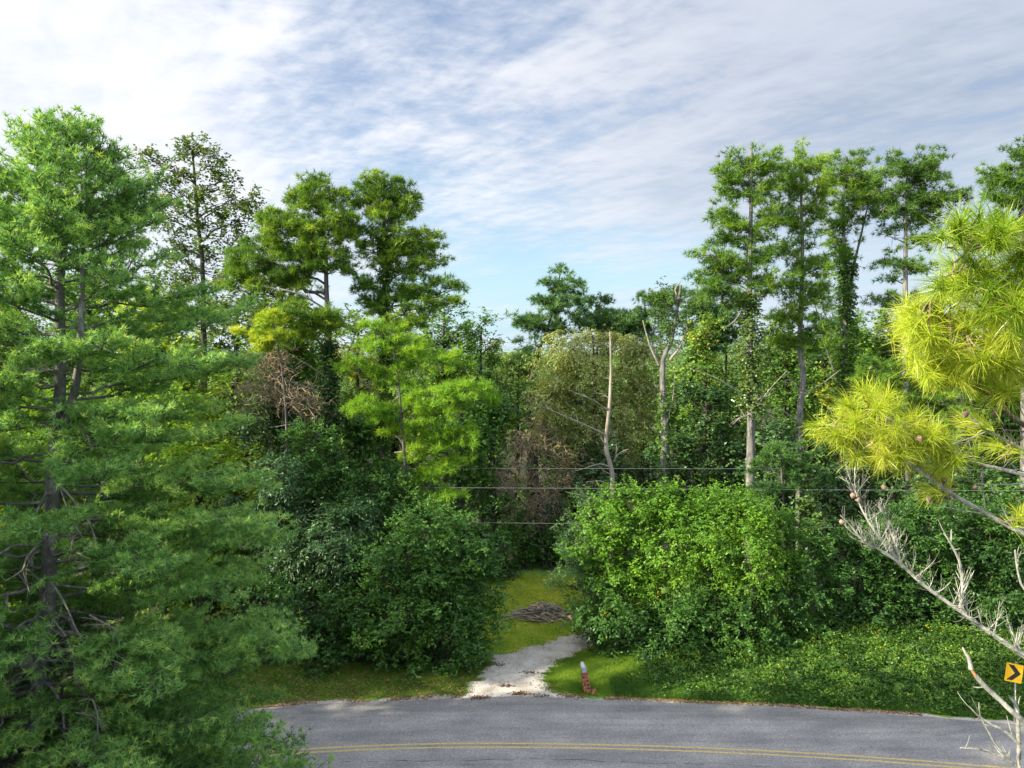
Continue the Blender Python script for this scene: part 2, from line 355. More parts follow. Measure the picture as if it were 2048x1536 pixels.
def asphalt():
    m, nt, out = newmat('asphalt'); N = nt.nodes; L = nt.links
    tc = N.new('ShaderNodeTexCoord')
    def noise(s, d=5, r=.6, sc=None, dist=0):
        t = N.new('ShaderNodeTexNoise'); t.inputs['Scale'].default_value = s; t.inputs['Detail'].default_value = d; t.inputs['Roughness'].default_value = r; t.inputs['Distortion'].default_value = dist
        if sc:
            mp = N.new('ShaderNodeMapping'); mp.inputs['Scale'].default_value = sc; L.new(tc.outputs['Object'], mp.inputs[0]); L.new(mp.outputs[0], t.inputs[0])
        else: L.new(tc.outputs['Object'], t.inputs[0])
        return t.outputs[0]
    def rmp(s, st):
        r = N.new('ShaderNodeValToRGB'); setramp(r, st); L.new(s, r.inputs[0]); return r.outputs[0]
    def mul(a, b, f=1.0):
        x = N.new('ShaderNodeMix'); x.data_type = 'RGBA'; x.blend_type = 'MULTIPLY'; x.inputs[0].default_value = f
        L.new(a, x.inputs[6]); L.new(b, x.inputs[7]); return x.outputs[2]
    base = rmp(noise(16, 7, .9), [(.38, (.12, .117, .112)), (.5, (.235, .226, .214)), (.62, (.37, .355, .335))])
    blot = rmp(noise(.45, 5, .6, (1, 2.2, 1)), [(.35, (.74, .74, .76)), (.65, (1.10, 1.08, 1.06))])
    long = rmp(noise(1.6, 5, .6, (.12, 2.2, 1)), [(.3, (.84, .84, .86)), (.6, (1.06, 1.06, 1.06))])
    c = mul(mul(base, blot), long)
    # wear: dark tar patches
    dk = rmp(noise(.8, 7, .75, (.35, 2.8, 1), .3), [(.60, (1, 1, 1)), (.70, (.55, .55, .57))])
    c = mul(c, dk)
    fine = rmp(noise(7.5, 4, .8), [(.34, (.78, .78, .78)), (.62, (1.14, 1.14, 1.14))]); c = mul(c, fine)
    wh = N.new('ShaderNodeAttribute'); wh.attribute_name = 'tint'      # wheel tracks along the lanes
    wt = rmp(wh.outputs['Fac'], [(0, (1, 1, 1)), (.15, (.90, .90, .90)), (.24, (1.06, 1.06, 1.05)), (.36, (.88, .88, .89)), (.46, (1.05, 1.04, 1.02)), (.62, (.90, .90, .91)), (.75, (1.04, 1.04, 1.04))]); c = mul(c, wt)
    # edge band (older seal) from attribute
    a = N.new('ShaderNodeAttribute'); a.attribute_name = 'tint'
    eb = rmp(a.outputs['Fac'], [(0, (.80, .80, .80)), (.10, (.72, .74, .72)), (.16, (1, 1, 1))])
    c = mul(c, eb, .8)
    p = N.new('ShaderNodeBsdfPrincipled'); p.inputs['Roughness'].default_value = .85; L.new(c, p.inputs['Base Color'])
    bp = N.new('ShaderNodeBump'); bp.inputs['Strength'].default_value = .5; bp.inputs['Distance'].default_value = .01; L.new(noise(45, 4, .8), bp.inputs['Height']); L.new(bp.outputs[0], p.inputs['Normal'])
    L.new(p.outputs[0], out.inputs[0])
asphalt()
def ribbon(name, yfa, yfb, z, mat, x0=-60, x1=60, step=.2, jag=0.0, k=6, gap=None):
    x = np.arange(x0, x1 + .01, step); a = yfa(x); b = yfb(x)
    if jag: b = b + np.convolve(rng.normal(size=len(x)), np.ones(4) / 4, 'same') * jag; a = a + np.convolve(rng.normal(size=len(x)), np.ones(4) / 4, 'same') * jag * .5
    t = np.linspace(0, 1, k)
    Y = a[:, None] * (1 - t) + b[:, None] * t
    V = np.stack([np.broadcast_to(x[:, None], Y.shape), Y, np.full(Y.shape, z)], -1).reshape(-1, 3)
    n = len(x); i, j = np.meshgrid(np.arange(n - 1), np.arange(k - 1), indexing='ij')
    f = np.stack([i * k + j, (i + 1) * k + j, (i + 1) * k + j + 1, i * k + j + 1], -1)
    if gap is not None:
        keep = ~gap(x[:-1]); f = f[keep]
    return link_mesh(name, V, f, 4, mat, None, np.tile(1 - t, n))
struct(ribbon('road', lambda x: road_y(x) - 3.5, far_edge, 0.0, MAT['asphalt'], jag=.05, k=12))
plainm = plainmat('gravel_edge', (.34, .30, .25), .95, 0, .35, 14)
struct(ribbon('road_shoulder', lambda x: far_edge(x) - .15, lambda x: far_edge(x) + .28 + .14 * np.sin(x * 1.3) + .10 * np.sin(x * 3.1), -.008, plainm, jag=.10, k=3))

def linemat():
    m, nt, out = newmat('line_paint'); N = nt.nodes; L = nt.links
    tc = N.new('ShaderNodeTexCoord'); t = N.new('ShaderNodeTexNoise'); t.inputs['Scale'].default_value = 14; t.inputs['Detail'].default_value = 7; t.inputs['Roughness'].default_value = .8
    L.new(tc.outputs['Object'], t.inputs[0]); r = N.new('ShaderNodeValToRGB'); setramp(r, [(.40, (.19, .18, .15)), (.50, (.42, .32, .12)), (.60, (.62, .43, .11))]); L.new(t.outputs[0], r.inputs[0])
    p = N.new('ShaderNodeBsdfPrincipled'); p.inputs['Roughness'].default_value = .8; L.new(r.outputs[0], p.inputs['Base Color']); L.new(p.outputs[0], out.inputs[0])
linemat()
for k, off in enumerate((-.15, .10)):
    struct(ribbon('road_marking', lambda x: road_y(x) + off - .05, lambda x: road_y(x) + off + .05, .004, MAT['line_paint'], jag=.012, k=2))
crackm = plainmat('crack_filler', (.05, .05, .055), .9, 0, .3, 30)
xw = rng.uniform(0, 6, 4)
cr = lambda x: road_y(x) - .95 + .05 * np.sin(x * .9 + xw[0]) + .03 * np.sin(x * 3.7 + xw[1])
struct(ribbon('road_crack', lambda x: cr(x) - .012, lambda x: cr(x) + .012, .004, crackm, jag=.02, step=.1, x0=-20, x1=20, k=2, gap=lambda x: np.sin(x * 2.1) + np.sin(x * 5.3 + 1) > .9))

# gravel drive
def drivemat():
    m, nt, out = newmat('drive_gravel'); N = nt.nodes; L = nt.links
    tc = N.new('ShaderNodeTexCoord')
    def noise(s, d, r): 
        t = N.new('ShaderNodeTexNoise'); t.inputs['Scale'].default_value = s; t.inputs['Detail'].default_value = d; t.inputs['Roughness'].default_value = r; L.new(tc.outputs['Object'], t.inputs[0]); return t.outputs[0]
    r = N.new('ShaderNodeValToRGB'); setramp(r, [(.30, (.26, .24, .215)), (.5, (.46, .43, .385)), (.70, (.62, .58, .52))]); L.new(noise(16, 7, .8), r.inputs[0])
    r2 = N.new('ShaderNodeValToRGB'); setramp(r2, [(.35, (.62, .58, .52)), (.6, (1.05, 1.03, 1.0))]); L.new(noise(.9, 5, .6), r2.inputs[0])
    x = N.new('ShaderNodeMix'); x.data_type = 'RGBA'; x.blend_type = 'MULTIPLY'; x.inputs[0].default_value = .9; L.new(r.outputs[0], x.inputs[6]); L.new(r2.outputs[0], x.inputs[7])
    r3 = N.new('ShaderNodeValToRGB'); setramp(r3, [(.645, (0, 0, 0)), (.68, (1, 1, 1))]); L.new(noise(2.6, 6, .62), r3.inputs[0])
    x2 = N.new('ShaderNodeMix'); x2.data_type = 'RGBA'; L.new(r3.outputs[0], x2.inputs[0]); L.new(x.outputs[2], x2.inputs[6]); x2.inputs[7].default_value = (.14, .10, .07, 1)
    p = N.new('ShaderNodeBsdfPrincipled'); p.inputs['Roughness'].default_value = .95; L.new(x2.outputs[2], p.inputs['Base Color'])
    bp = N.new('ShaderNodeBump'); bp.inputs['Strength'].default_value = .6; bp.inputs['Distance'].default_value = .03; L.new(noise(14, 6, .8), bp.inputs['Height']); L.new(bp.outputs[0], p.inputs['Normal'])
    L.new(p.outputs[0], out.inputs[0])
drivemat()
def drive():
    Lp = [(922, 1404), (930, 1378), (958, 1352), (985, 1322), (1032, 1299), (1080, 1285), (1145, 1268), (1240, 1246), (1400, 1225)]
    Rp = [(1165, 1404), (1108, 1384), (1096, 1355), (1112, 1328), (1150, 1308), (1195, 1293), (1240, 1280), (1320, 1265), (1440, 1250)]
    A = polyline(np.array([[*gp(*p), 0] for p in Lp]), .15); B = polyline(np.array([[*gp(*p), 0] for p in Rp]), .15)
    n = 300
    def rs(P):
        s = np.r_[0, np.cumsum(np.linalg.norm(np.diff(P, axis=0), axis=1))]; q = np.linspace(0, s[-1], n)
        return np.stack([np.interp(q, s, P[:, k]) for k in range(3)], -1)
    A = rs(A); B = rs(B); w = nrm(B - A)
    g5 = np.hanning(7) / 2; ja = np.convolve(rng.normal(size=n), g5, 'same') * .17 + .12 * np.sin(np.arange(n) * .21); jb = np.convolve(rng.normal(size=n), g5, 'same') * .16 + .10 * np.sin(np.arange(n) * .17 + 1)
    A = A + w * ja[:, None]; B = B + w * jb[:, None]
    k = 8; t = np.linspace(0, 1, k)[None, :, None]
    V = A[:, None] * (1 - t) + B[:, None] * t; V[..., 2] = -.004
    i, j = np.meshgrid(np.arange(n - 1), np.arange(k - 1), indexing='ij')
    f = np.stack([i * k + j, i * k + j + 1, (i + 1) * k + j + 1, (i + 1) * k + j], -1)
    struct(link_mesh('driveway', V.reshape(-1, 3), f, 4, MAT['drive_gravel']))
    return A, B
DA, DB = drive()
def in_drive(x, y, pad=0.0):
    xa = np.interp(y, DA[:, 1], DA[:, 0]); xb = np.interp(y, DB[:, 1], DB[:, 0])
    return (x > xa - pad) & (x < xb + pad) & (y < DA[-1, 1])

# grass blades and ground cover (uncountable)
def grass(n, xr, yfun, h, label, name, tb=.45, mask=None, mat='grassblade', w=.018):
    x = rng.uniform(*xr, n); y = yfun(x, rng.uniform(0, 1, n))
    keep = ~in_drive(x, y, -np.abs(rng.normal(size=n)) * .16) & (y > far_edge(x) + .30 + rng.uniform(-.22, .3, n))
    if mask is not None: keep &= mask(x, y)
    x, y = x[keep], y[keep]; n = len(x)
    c = np.stack([x, y, terrain(x, y) - .03], -1)
    patch = np.sin(x * 1.7 + np.sin(y * 2.3)) * np.sin(y * 1.9 + np.sin(x * .8) * 2) * .14
    t = tb + patch + rng.normal(size=n) * .06
    V, T = needle_tufts(c, np.tile([0, 0, 1.], (n, 1)), 5, h, w, .75, t)
    V[:, 2] = np.maximum(V[:, 2], -.05)
    return stuff(link_mesh(name, V, np.arange(len(V)), 3, MAT[mat], None, T), label, 'grass')
grass(26000, (-15, 5.0), lambda x, r: far_edge(x) + .2 + r * 3.2, .13, 'short grass verge mixed with fallen leaves left of the drive mouth', 'grass', .42, lambda x, y: x < 1.5)
grass(34000, (1.5, 8.5), lambda x, r: far_edge(x) + .2 + r * 5.5, .12, 'mown grass patch around the mailbox', 'grass', .50, lambda x, y: (x > 1.2) & (y < 34.4))
grass(42000, (-1.5, 9), lambda x, r: 33.5 + r * 12, .10, 'mown yard grass around the brush pile beyond the drive', 'grass', .95, None, 'grassblade', .03)  # pale tint puts sunlight into the yard grass colour
def groundcover():
    n = 26000; x = rng.uniform(5.0, 30, n); r = rng.uniform(0, 1, n); d = .45 + r * 7.5; y = far_edge(x) + d
    lump = .5 + .5 * np.sin(x * 1.9 + np.sin(y * 1.3) * 1.5) * np.sin(y * 1.6 + np.sin(x * .9))
    keep = (rng.uniform(0, 1, n) < .45 + .55 * lump) & (x > 6.4 + .5 * np.sin(y * 2) + rng.normal(size=n) * .5 - sstep(0, 1.2, d) * 0)
    x, y, d, lump = x[keep], y[keep], d[keep], lump[keep]; n = len(x)
    h = .05 + .15 * lump * sstep(.8, 3.5, d)
    C = np.stack([x, y, terrain(x, y) + h * rng.uniform(.3, 1.3, n)], -1)
    t = .26 + .40 * (lump - .5) + rng.normal(size=n) * .16 + (rng.uniform(size=n) < .06) * .35; soil = np.sin(x * 2.7 + np.sin(y * 3.1) * 2) * np.sin(y * 2.2 + np.sin(x * 1.7)) > .45; C[soil, 2] -= .3; C[:, 2] += .30 * sstep(5, 8, d) * rng.uniform(0, 1, n)
    out = nrm(np.array([0, -.2, 1.0]) + rng.normal(size=(n, 3)) * .4)
    V, T = sprays(C, out, np.full(n, .22), 3, 5, .085, .07, t, .1, .18)
    stuff(link_mesh('ground_cover', V, np.arange(len(V)), 4, MAT['groundcover'], None, T), 'tangled green vines and weeds covering the bank right of the mailbox', 'ground cover')
    # tall grass strip along the road
    grass(26000, (4.5, 22), lambda x, r: far_edge(x) + .28 + r * 1.7, .22, 'longer roadside grass at the foot of the vine covered bank', 'grass', .42, None, 'groundcover', .02)
groundcover()
def weeds():
    n = 170; x = rng.uniform(6, 28, n); y = far_edge(x) + .8 + 7 * rng.uniform(0, 1, n) ** .8
    C = np.stack([x, y, terrain(x, y) + .15], -1); h = rng.uniform(.08, .26, n); C = np.repeat(C, 4, 0); C[:, 2] += np.tile([0, .33, .66, 1], n) * np.repeat(h, 4); C += rng.normal(size=C.shape) * .06
    V, T = sprays(C, nrm(rdir(len(C)) + [0, 0, .8]), np.full(len(C), .16), 3, 4, .13, .07, np.repeat(.48 + rng.normal(size=n) * .22, 4), .2, .12)
    stuff(link_mesh('weeds', V, np.arange(len(V)), 4, MAT['leaf_mid'], None, T), 'taller broad leaved weeds sticking out of the vine covered bank', 'weeds')
weeds()
def litter():
    n = 5500; x = rng.uniform(-12, 17, n); y = far_edge(x) + np.abs(rng.normal(size=n)) * (.22 + .16 * np.sin(x * 1.3)) + .02
    m = ~in_drive(x, y) & ((np.sin(x * 1.1) + np.sin(x * 2.7 + 1) + rng.normal(size=n) * .5 > -.2) | (x > 4))
    x, y = x[m], y[m]
    n2 = 5000; x2 = rng.uniform(-14, .5, n2); y2 = far_edge(x2) + rng.uniform(.3, 3.2, n2); m2 = ~in_drive(x2, y2)
    x = np.r_[x, x2[m2]]; y = np.r_[y, y2[m2]]; n = len(x)
    C = np.stack([x, y, terrain(x, y) + .012 + .05 * rng.uniform(0, 1, n) * (np.arange(n) > m.sum())], -1)
    D = rdir(n); D[:, 2] *= .15; D = nrm(D); Nn = nrm(np.array([0, 0, 1.]) + rng.normal(size=(n, 3)) * .3)
    V, T = leaf_quads(C, D, Nn, .085, .05, rng.uniform(0, 1, n))
    stuff(link_mesh('leaf_litter', V, np.arange(len(V)), 4, MAT['dry_leaf'], None, T), 'brown fallen leaves and needles along the far road edge', 'leaf litter')
litter()

def drive_debris():
    n = 380; y = rng.uniform(28.8, 37, n); xa = np.interp(y, DA[:, 1], DA[:, 0]); xb = np.interp(y, DB[:, 1], DB[:, 0]); w = rng.beta(.5, .5, n); x = xa + (xb - xa) * w
    C = np.stack([x, y, np.full(n, .012)], -1); D = rdir(n); D[:, 2] *= .3; D = nrm(D)
    V, T = leaf_quads(C, D, nrm(np.array([0, 0, 1.]) + rng.normal(size=(n, 3)) * .3), .08, .05, rng.uniform(0, .7, n))
    for u, v, k in ((1040, 1388, 60), (1100, 1377, 30), (960, 1396, 50), (1012, 1372, 26), (1000, 1330, 20), (1060, 1345, 24), (1085, 1392, 26)):
        g = gp(u, v); m = k * 2; c = np.stack([g[0] + rng.normal(size=m) * .22, g[1] + rng.normal(size=m) * .07, rng.uniform(.01, .05, m)], -1); d = rdir(m); d[:, 2] *= .3
        v2, t2 = leaf_quads(c, nrm(d), nrm(np.array([0, 0, 1.]) + rng.normal(size=(m, 3)) * .4), .10, .06, rng.uniform(0, .35, m)); V = np.concatenate([V, v2]); T = np.concatenate([T, t2])
    stuff(link_mesh('drive_litter', V, np.arange(len(V)), 4, MAT['dry_leaf'], None, T), 'dead leaves and dark debris scattered over the pale gravel drive', 'leaf litter')
drive_debris()
# ------------------------------------------------------------------ generic tree builder
def sample_blobs(blobs, Y, rc, dens, depth=.85, inner=.55):
    """blobs: (u, v, ru, rv[, dY]) in photo pixels at depth Y -> cluster centres, outward dirs, blob index"""
    C = []; O = []; B = []; cen = []
    for bi, b in enumerate(blobs):
        u, v, ru, rv = b[:4]; dY = b[4] if len(b) > 4 else rng.uniform(-.5, .5) * ru * Y / F
        y = Y + dY; c = at(u, v, y); a = np.array([ru * y / F, min(ru, rv * 1.5) * y / F * depth, rv * y / F]); cen.append((c, a))
        area = 4 * pi * ((a[0] * a[1]) ** 1.6 / 3 + (a[0] * a[2]) ** 1.6 / 3 + (a[1] * a[2]) ** 1.6 / 3) ** (1 / 1.6)
        n = max(3, int(area / (pi * rc * rc) * dens))
        d = rdir(n); d[:, 2] += .12; d = nrm(d)
        rad = rng.uniform(inner, 1.08, n) ** .7; rad = rad * (1 + .30 * np.sin(d[:, 0] * 4 + rng.uniform(0, 6)) * np.sin(d[:, 2] * 5 + rng.uniform(0, 6))) + (rng.uniform(0, 1, n) < .16) * rng.uniform(0, .45, n)
        p = c + d * a * rad[:, None]; f = 2.1 / rc ** .5
        keep = np.sin(p[:, 0] * f + 1.3 * np.sin(p[:, 2] * f * .8)) * np.sin(p[:, 2] * f * .9 + 1.1 * np.sin(p[:, 1] * f)) + rng.normal(size=n) * .30 > (-.14 if rc <= .5 else -.42)
        keep[:2] = True; p = p[keep]; d = d[keep]; n = len(p)
        C.append(p); O.append(nrm(d * .8 / np.maximum(a, .3) * a.max() + [0, 0, .25])); B.append(np.full(n, bi))
    return np.concatenate(C), np.concatenate(O), np.concatenate(B), cen
def trunk_pts(px, Y, base=None):
    """px: pixel polyline from top to bottom; extended to the ground"""
    P = np.array([at(u, v, Y + (dy[0] if dy else 0)) for u, v, *dy in px])
    b = P[-1].copy()
    if base is not None: b[0] = (base - 1024) / F * Y
    b[2] = terrain(b[0], b[1]) - .1
    if P[-1][2] > b[2] + .3: P = np.vstack([P, b])
    P = P[::-1]; Q = polyline(P, .6)
    Q[1:-1, :2] += np.convolve(rng.normal(size=len(Q)), [.3, .4, .3], 'same')[1:-1, None] * .03
    return Q
def limbs(tw, T, R, cen, C, B, ntw=10, rise=.35, wl=.045, rmax=.11, tint=.5, ext=None):
    zmin, zmax = T[0, 2], T[-1, 2]
    for bi, (c, a) in enumerate(cen):
        tx = np.interp(c[2], T[:, 2], T[:, 0]); ty = np.interp(c[2], T[:, 2], T[:, 1]); hd = math.hypot(c[0] - tx, c[1] - ty)
        z0 = np.clip(c[2] - rise * hd - .3, zmin + .15 * (zmax - zmin), zmax - .2)
        p0 = np.array([np.interp(z0, T[:, 2], T[:, 0]), np.interp(z0, T[:, 2], T[:, 1]), z0])
        rt = np.interp(z0, T[:, 2], R)
        r0 = min(rt * .6, .025 + wl * a.max() * .55 + .006 * hd, rmax)
        if hd > .25:
            P = curve(p0, c, .04, 9, .035); tw.add(P, np.linspace(r0, r0 * .45, 9), 5, tint)
            if ext is not None and hd > .9:
                for q in (3, 4, 5, 6, 7):
                    for w in range(2): ext.append((P[q] + rng.normal(size=3) * [.35, .35, .18] * (q / 4), nrm(P[q] - p0 + [0, 0, .3 * hd]), bi))
        idx = np.where(B == bi)[0]
        for k in rng.permutation(idx)[:ntw]:
            s = c + (p0 - c) * rng.uniform(0, .35)
            tw.add(curve(s, C[k], rng.uniform(-.05, .08), 5, .04), np.linspace(r0 * .38, .008, 5), 4, tint)
def tree(name, label, cat, px, Y, r, blobs, leaf='bush', mat='leaf_bush', bark='bark_dark', rc=.55, dens=1.3, L=.15, W=.09, k=9, m=6,
         ntw=8, vine=None, dead=None, tb=.45, blobvar=.10, base=None, group=None, droop=.15, inner=.55, rise=.35, crown='crown', forks=(), tl=0.0):
    T = trunk_pts(px, Y, base); org = T[0] + [0, 0, .1]
    o = thing(name, label, cat, org, group)
    R = np.interp(np.linspace(0, 1, len(T)), [0, .04, .3, 1], [r * 1.35, r * 1.05, r * .85, r * .22])
    tw = Tubes(); tw.add(T, R, 10)
    for f in forks:
        P = polyline(np.array([at(u, v, Y + dy) for u, v, dy in f[0]]), .5); tw.add(P, np.linspace(f[1], f[2], len(P)), 7)
    C, O, B, cen = sample_blobs(blobs, Y, rc, dens, inner=inner)
    ext = [] if leaf == 'tuft' else None
    limbs(tw, T, R, cen, C, B, ntw, rise, ext=ext)
    if ext: C = np.concatenate([C, [e[0] for e in ext]]); O = np.concatenate([O, [e[1] for e in ext]]); B = np.concatenate([B, [e[2] for e in ext]])
    tw.build('trunk', MAT[bark], o, org)
    bt = rng.normal(size=len(blobs)) * blobvar
    # leaf tone varies at random by blob and cluster
    t = tb + bt[B] + rng.normal(size=len(C)) * .09
    if leaf == 'bush':
        V, TT = sprays(C, O, np.full(len(C), rc) * rng.uniform(.6, 1.25, len(C)), k, m, L, W, t, droop)
        link_mesh(crown, V - org, np.arange(len(V)), 4, MAT[mat], o, TT)
    else:
        rr = rc * rng.uniform(.6, 1.2, len(C))
        off = rdir(len(C) * k).reshape(len(C), k, 3) * rng.uniform(.3, 1, (len(C), k, 1)) * rr[:, None, None]; off[..., 2] = np.abs(off[..., 2]) * .8 - .15 * rr[:, None]
        tc = (C[:, None] + off).reshape(-1, 3); td = nrm(off.reshape(-1, 3) + np.repeat(O, k, 0) * .3 + [0, 0, .18])
        V, TT = needle_tufts(tc, td, m, L, W, 1.0, np.repeat(t, k) + rng.normal(size=len(tc)) * .13)
        link_mesh(crown, V - org, np.arange(len(V)), 3, MAT[mat], o, TT)
    if vine: add_vine(o, org, T, R, *vine)
    if dead: add_dead(o, org, Y, dead)
    return o
def add_vine(o, org, T, R, z0, z1, wid, dens, mat='leaf_mid', tb=.42):
    """ivy climbing the trunk between heights given as fractions"""
    z = np.linspace(0, 1, len(T)); n = int(dens * (z1 - z0) * (T[-1, 2] - T[0, 2]) * 3)
    f = rng.uniform(z0, z1, n); p = np.stack([np.interp(f, z, T[:, q]) for q in range(3)], -1)
    w = wid * (.55 + .6 * np.abs(np.sin(f * 23 + 1) * np.sin(f * 9)))
    d = rdir(n); d[:, 2] *= .3; d = nrm(d); C = p + d * w[:, None] * rng.uniform(.35, 1, (n, 1))
    V, TT = sprays(C, d, np.full(n, .28), 4, 5, .15, .12, tb + rng.normal(size=n) * .12, .3)
    link_mesh('vine', V - org, np.arange(len(V)), 4, MAT[mat], o, TT)
def ramify(tw, P, r0, r1, depth, side, dens, Ln, rng_up=.5, k=5, tint=.5, curl=.25, thin=.5):
    """bare twigs growing off polyline P"""
    P = np.asarray(P, float); n = len(P); tw.add(P, np.linspace(r0, r1, n), k, tint)
    if depth == 0: return
    seg = np.r_[0, np.cumsum(np.linalg.norm(np.diff(P, axis=0), axis=1))]
    cnt = int(dens * seg[-1]) + 1
    for q in rng.uniform(.12, 1, cnt):
        s = q * seg[-1]; p = np.array([np.interp(s, seg, P[:, c]) for c in range(3)])
        i = min(np.searchsorted(seg, s), n - 1); d = nrm(P[i] - P[max(i - 1, 0)] + 1e-6)
        a = nrm(d * rng.uniform(.2, .9) + rng.normal(size=3) * .7 * side + np.array([0, 0, rng_up])); l = Ln * rng.uniform(.4, 1.2) * (1.1 - .5 * q)
        b = nrm(a + np.array([0, 0, curl]) + rng.normal(size=3) * .25)
        Q = np.array([p, p + a * l * .4, p + a * l * .65 + b * l * .15, p + a * l * .7 + b * l * .38])
        rr = (r0 + (r1 - r0) * q) * thin
        ramify(tw, polyline(Q, l * .2), max(rr, r1 * thin), max(rr * .35, r1 * .35), depth - 1, side, dens * 1.5, Ln * .45, rng_up, 4, tint, curl, thin)
def add_dead(o, org, Y, branches, mat='wood_dead'):
    for pts, r0, dens, Ln in branches:
        tw = Tubes(); P = polyline(np.array([at(u, v, Y + dy) for u, v, dy in pts]), .25)
        ramify(tw, P, r0, r0 * .25, 1, 1.0, dens, Ln)
        tw.build('dead_branch', MAT[mat], o, org)

# ------------------------------------------------------------------ tall pines and their neighbours
PINE = dict(leaf='tuft', mat='pine_needle', bark='bark_pine', rc=.58, dens=2.3, L=.34, W=.036, k=12, m=14, ntw=9, inner=.5, rise=.25)
def pine(label, px, Y, r, blobs, **kw):
    a = dict(PINE); a.update(kw); return tree('pine_tree', label, 'pine tree', px, Y, r, blobs, **a)
pine('tall pine with thick crown leaning left, the left one of two central pines',
     [(640, 372), (648, 450), (655, 600), (660, 760), (663, 1000), (666, 1190)], 40, .30,
     [(640, 385, 45, 30), (600, 400, 30, 25, -.5), (675, 410, 35, 30), (630, 440, 60, 35), (690, 460, 25, 30), (585, 470, 50, 35), (540, 440, 30, 25), (650, 490, 50, 30),
      (545, 500, 50, 30), (500, 520, 45, 30), (470, 545, 25, 25), (600, 525, 50, 30), (550, 555, 60, 28), (500, 580, 45, 22), (690, 530, 20, 30),
      (640, 650, 40, 18, -1.5), (600, 630, 40, 18, -2), (670, 630, 30, 14, -1.5), (560, 660, 26, 18, -2)],
     tb=.64, vine=(.05, .62, .42, 18, 'leaf_dark'),
     dead=[([(660, 760, 0), (600, 720, -1), (540, 690, -1.5)], .05, 2, .8), ([(663, 790, 0), (600, 770, -1), (520, 740, -1.6)], .05, 2.2, .9), ([(605, 1003, -2.5), (650, 1004, -2.7), (684, 1020, -3)], .07, .6, .4),
           ([(655, 880, 0), (600, 850, -1.5), (540, 855, -2)], .05, 2.5, 1.0), ([(655, 620, 0), (590, 585, -1), (500, 570, -1)], .07, 1, .6)])
pine('tall pine with domed crown and long boughs, right one of the two central pines',
     [(768, 352), (770, 500), (770, 640), (772, 760), (764, 880), (770, 1040)], 41, .31,
     [(765, 368, 35, 22), (735, 385, 22, 22), (800, 390, 35, 28), (760, 415, 50, 26), (825, 420, 20, 24), (780, 450, 50, 25), (740, 470, 32, 20), (850, 480, 35, 24),
      (870, 495, 18, 20), (800, 500, 32, 20), (865, 520, 26, 18), (740, 500, 28, 18), (775, 525, 28, 16), (830, 540, 28, 10),
      (860, 570, 35, 11), (905, 578, 22, 12), (820, 590, 32, 9), (900, 600, 22, 9), (730, 575, 18, 14), (740, 610, 22, 12), (800, 655, 34, 8), (860, 640, 26, 9)],
     tb=.54, vine=(.12, .86, .32, 18, 'leaf_mid'), mat='pine_needle',
     dead=[([(772, 660, 0), (830, 655, .3), (900, 640, .6)], .04, 2.5, .7), ([(772, 690, 0), (840, 685, -.3), (890, 680, .6)], .04, 2.5, .7), ([(762, 800, 0), (720, 755, -1), (712, 700, -1.5)], .07, 1, .7),
           ([(770, 820, 0), (810, 780, -1), (845, 745, -1.5)], .06, 1, .7), ([(790, 905, -2), (822, 905, -3), (800, 940, -3), (796, 965, -3)], .05, 1.5, .4), ([(795, 980, -3), (830, 982, -3), (850, 988, -3.2)], .05, .8, .3),
           ([(690, 610, .5), (720, 650, 0), (768, 700, 0)], .035, 1.5, .5)])
LP = dict(mat='pine_light', L=.34, W=.030, rc=.5, k=11, tb=.42, ntw=7)
pine('low light green pine with flat feathery boughs under the central pines',
     [(790, 700), (800, 800), (815, 1000)], 38, .16,
     [(760, 660, 45, 16), (810, 690, 45, 16), (740, 690, 30, 14), (850, 700, 55, 16), (900, 720, 45, 12), (720, 810, 36, 14), (760, 825, 35, 10), (830, 810, 42, 12), (885, 790, 35, 12), (950, 780, 45, 16), (980, 800, 25, 12),
      (920, 800, 45, 12), (860, 850, 45, 14), (900, 880, 45, 16), (930, 870, 25, 16), (850, 900, 30, 14), (790, 870, 30, 12), (905, 930, 30, 14), (870, 950, 30, 12), (895, 990, 34, 12), (870, 1000, 24, 10), (800, 740, 40, 14), (700, 735, 26, 16), (780, 770, 35, 10)], **LP)
pine('small pine with one golden yellow spray of needles beside the white pine',
     [(545, 650), (560, 700), (575, 900)], 37, .10, [(540, 640, 26, 16), (560, 665, 26, 14), (505, 670, 22, 12), (530, 690, 30, 12)], mat='leaf_yellow', tb=.66, L=.28, rc=.4, k=12, ntw=6)
tree('broadleaf_tree', 'tall airy broadleaf tree with small dark leaves rising behind the white pine', 'tree',
     [(385, 300), (395, 420), (405, 560), (410, 800), (415, 1050)], 43, .28,
     [(365, 310, 28, 26), (400, 300, 26, 20), (420, 330, 30, 26), (345, 340, 26, 24), (310, 330, 26, 22), (285, 310, 16, 16), (330, 380, 30, 24), (385, 370, 40, 28), (450, 360, 28, 22), (475, 395, 30, 28), (505, 400, 18, 24), (430, 410, 34, 28),
      (370, 430, 44, 28), (320, 430, 30, 26), (480, 440, 34, 24), (420, 470, 44, 30), (350, 490, 46, 30), (470, 490, 30, 24), (400, 540, 60, 34), (340, 570, 50, 34), (450, 550, 40, 30), (400, 620, 70, 40)],
     mat='leaf_tall', bark='bark_dark', rc=.5, dens=1.15, k=10, m=6, L=.20, W=.14, tb=.46, ntw=10, inner=.3)
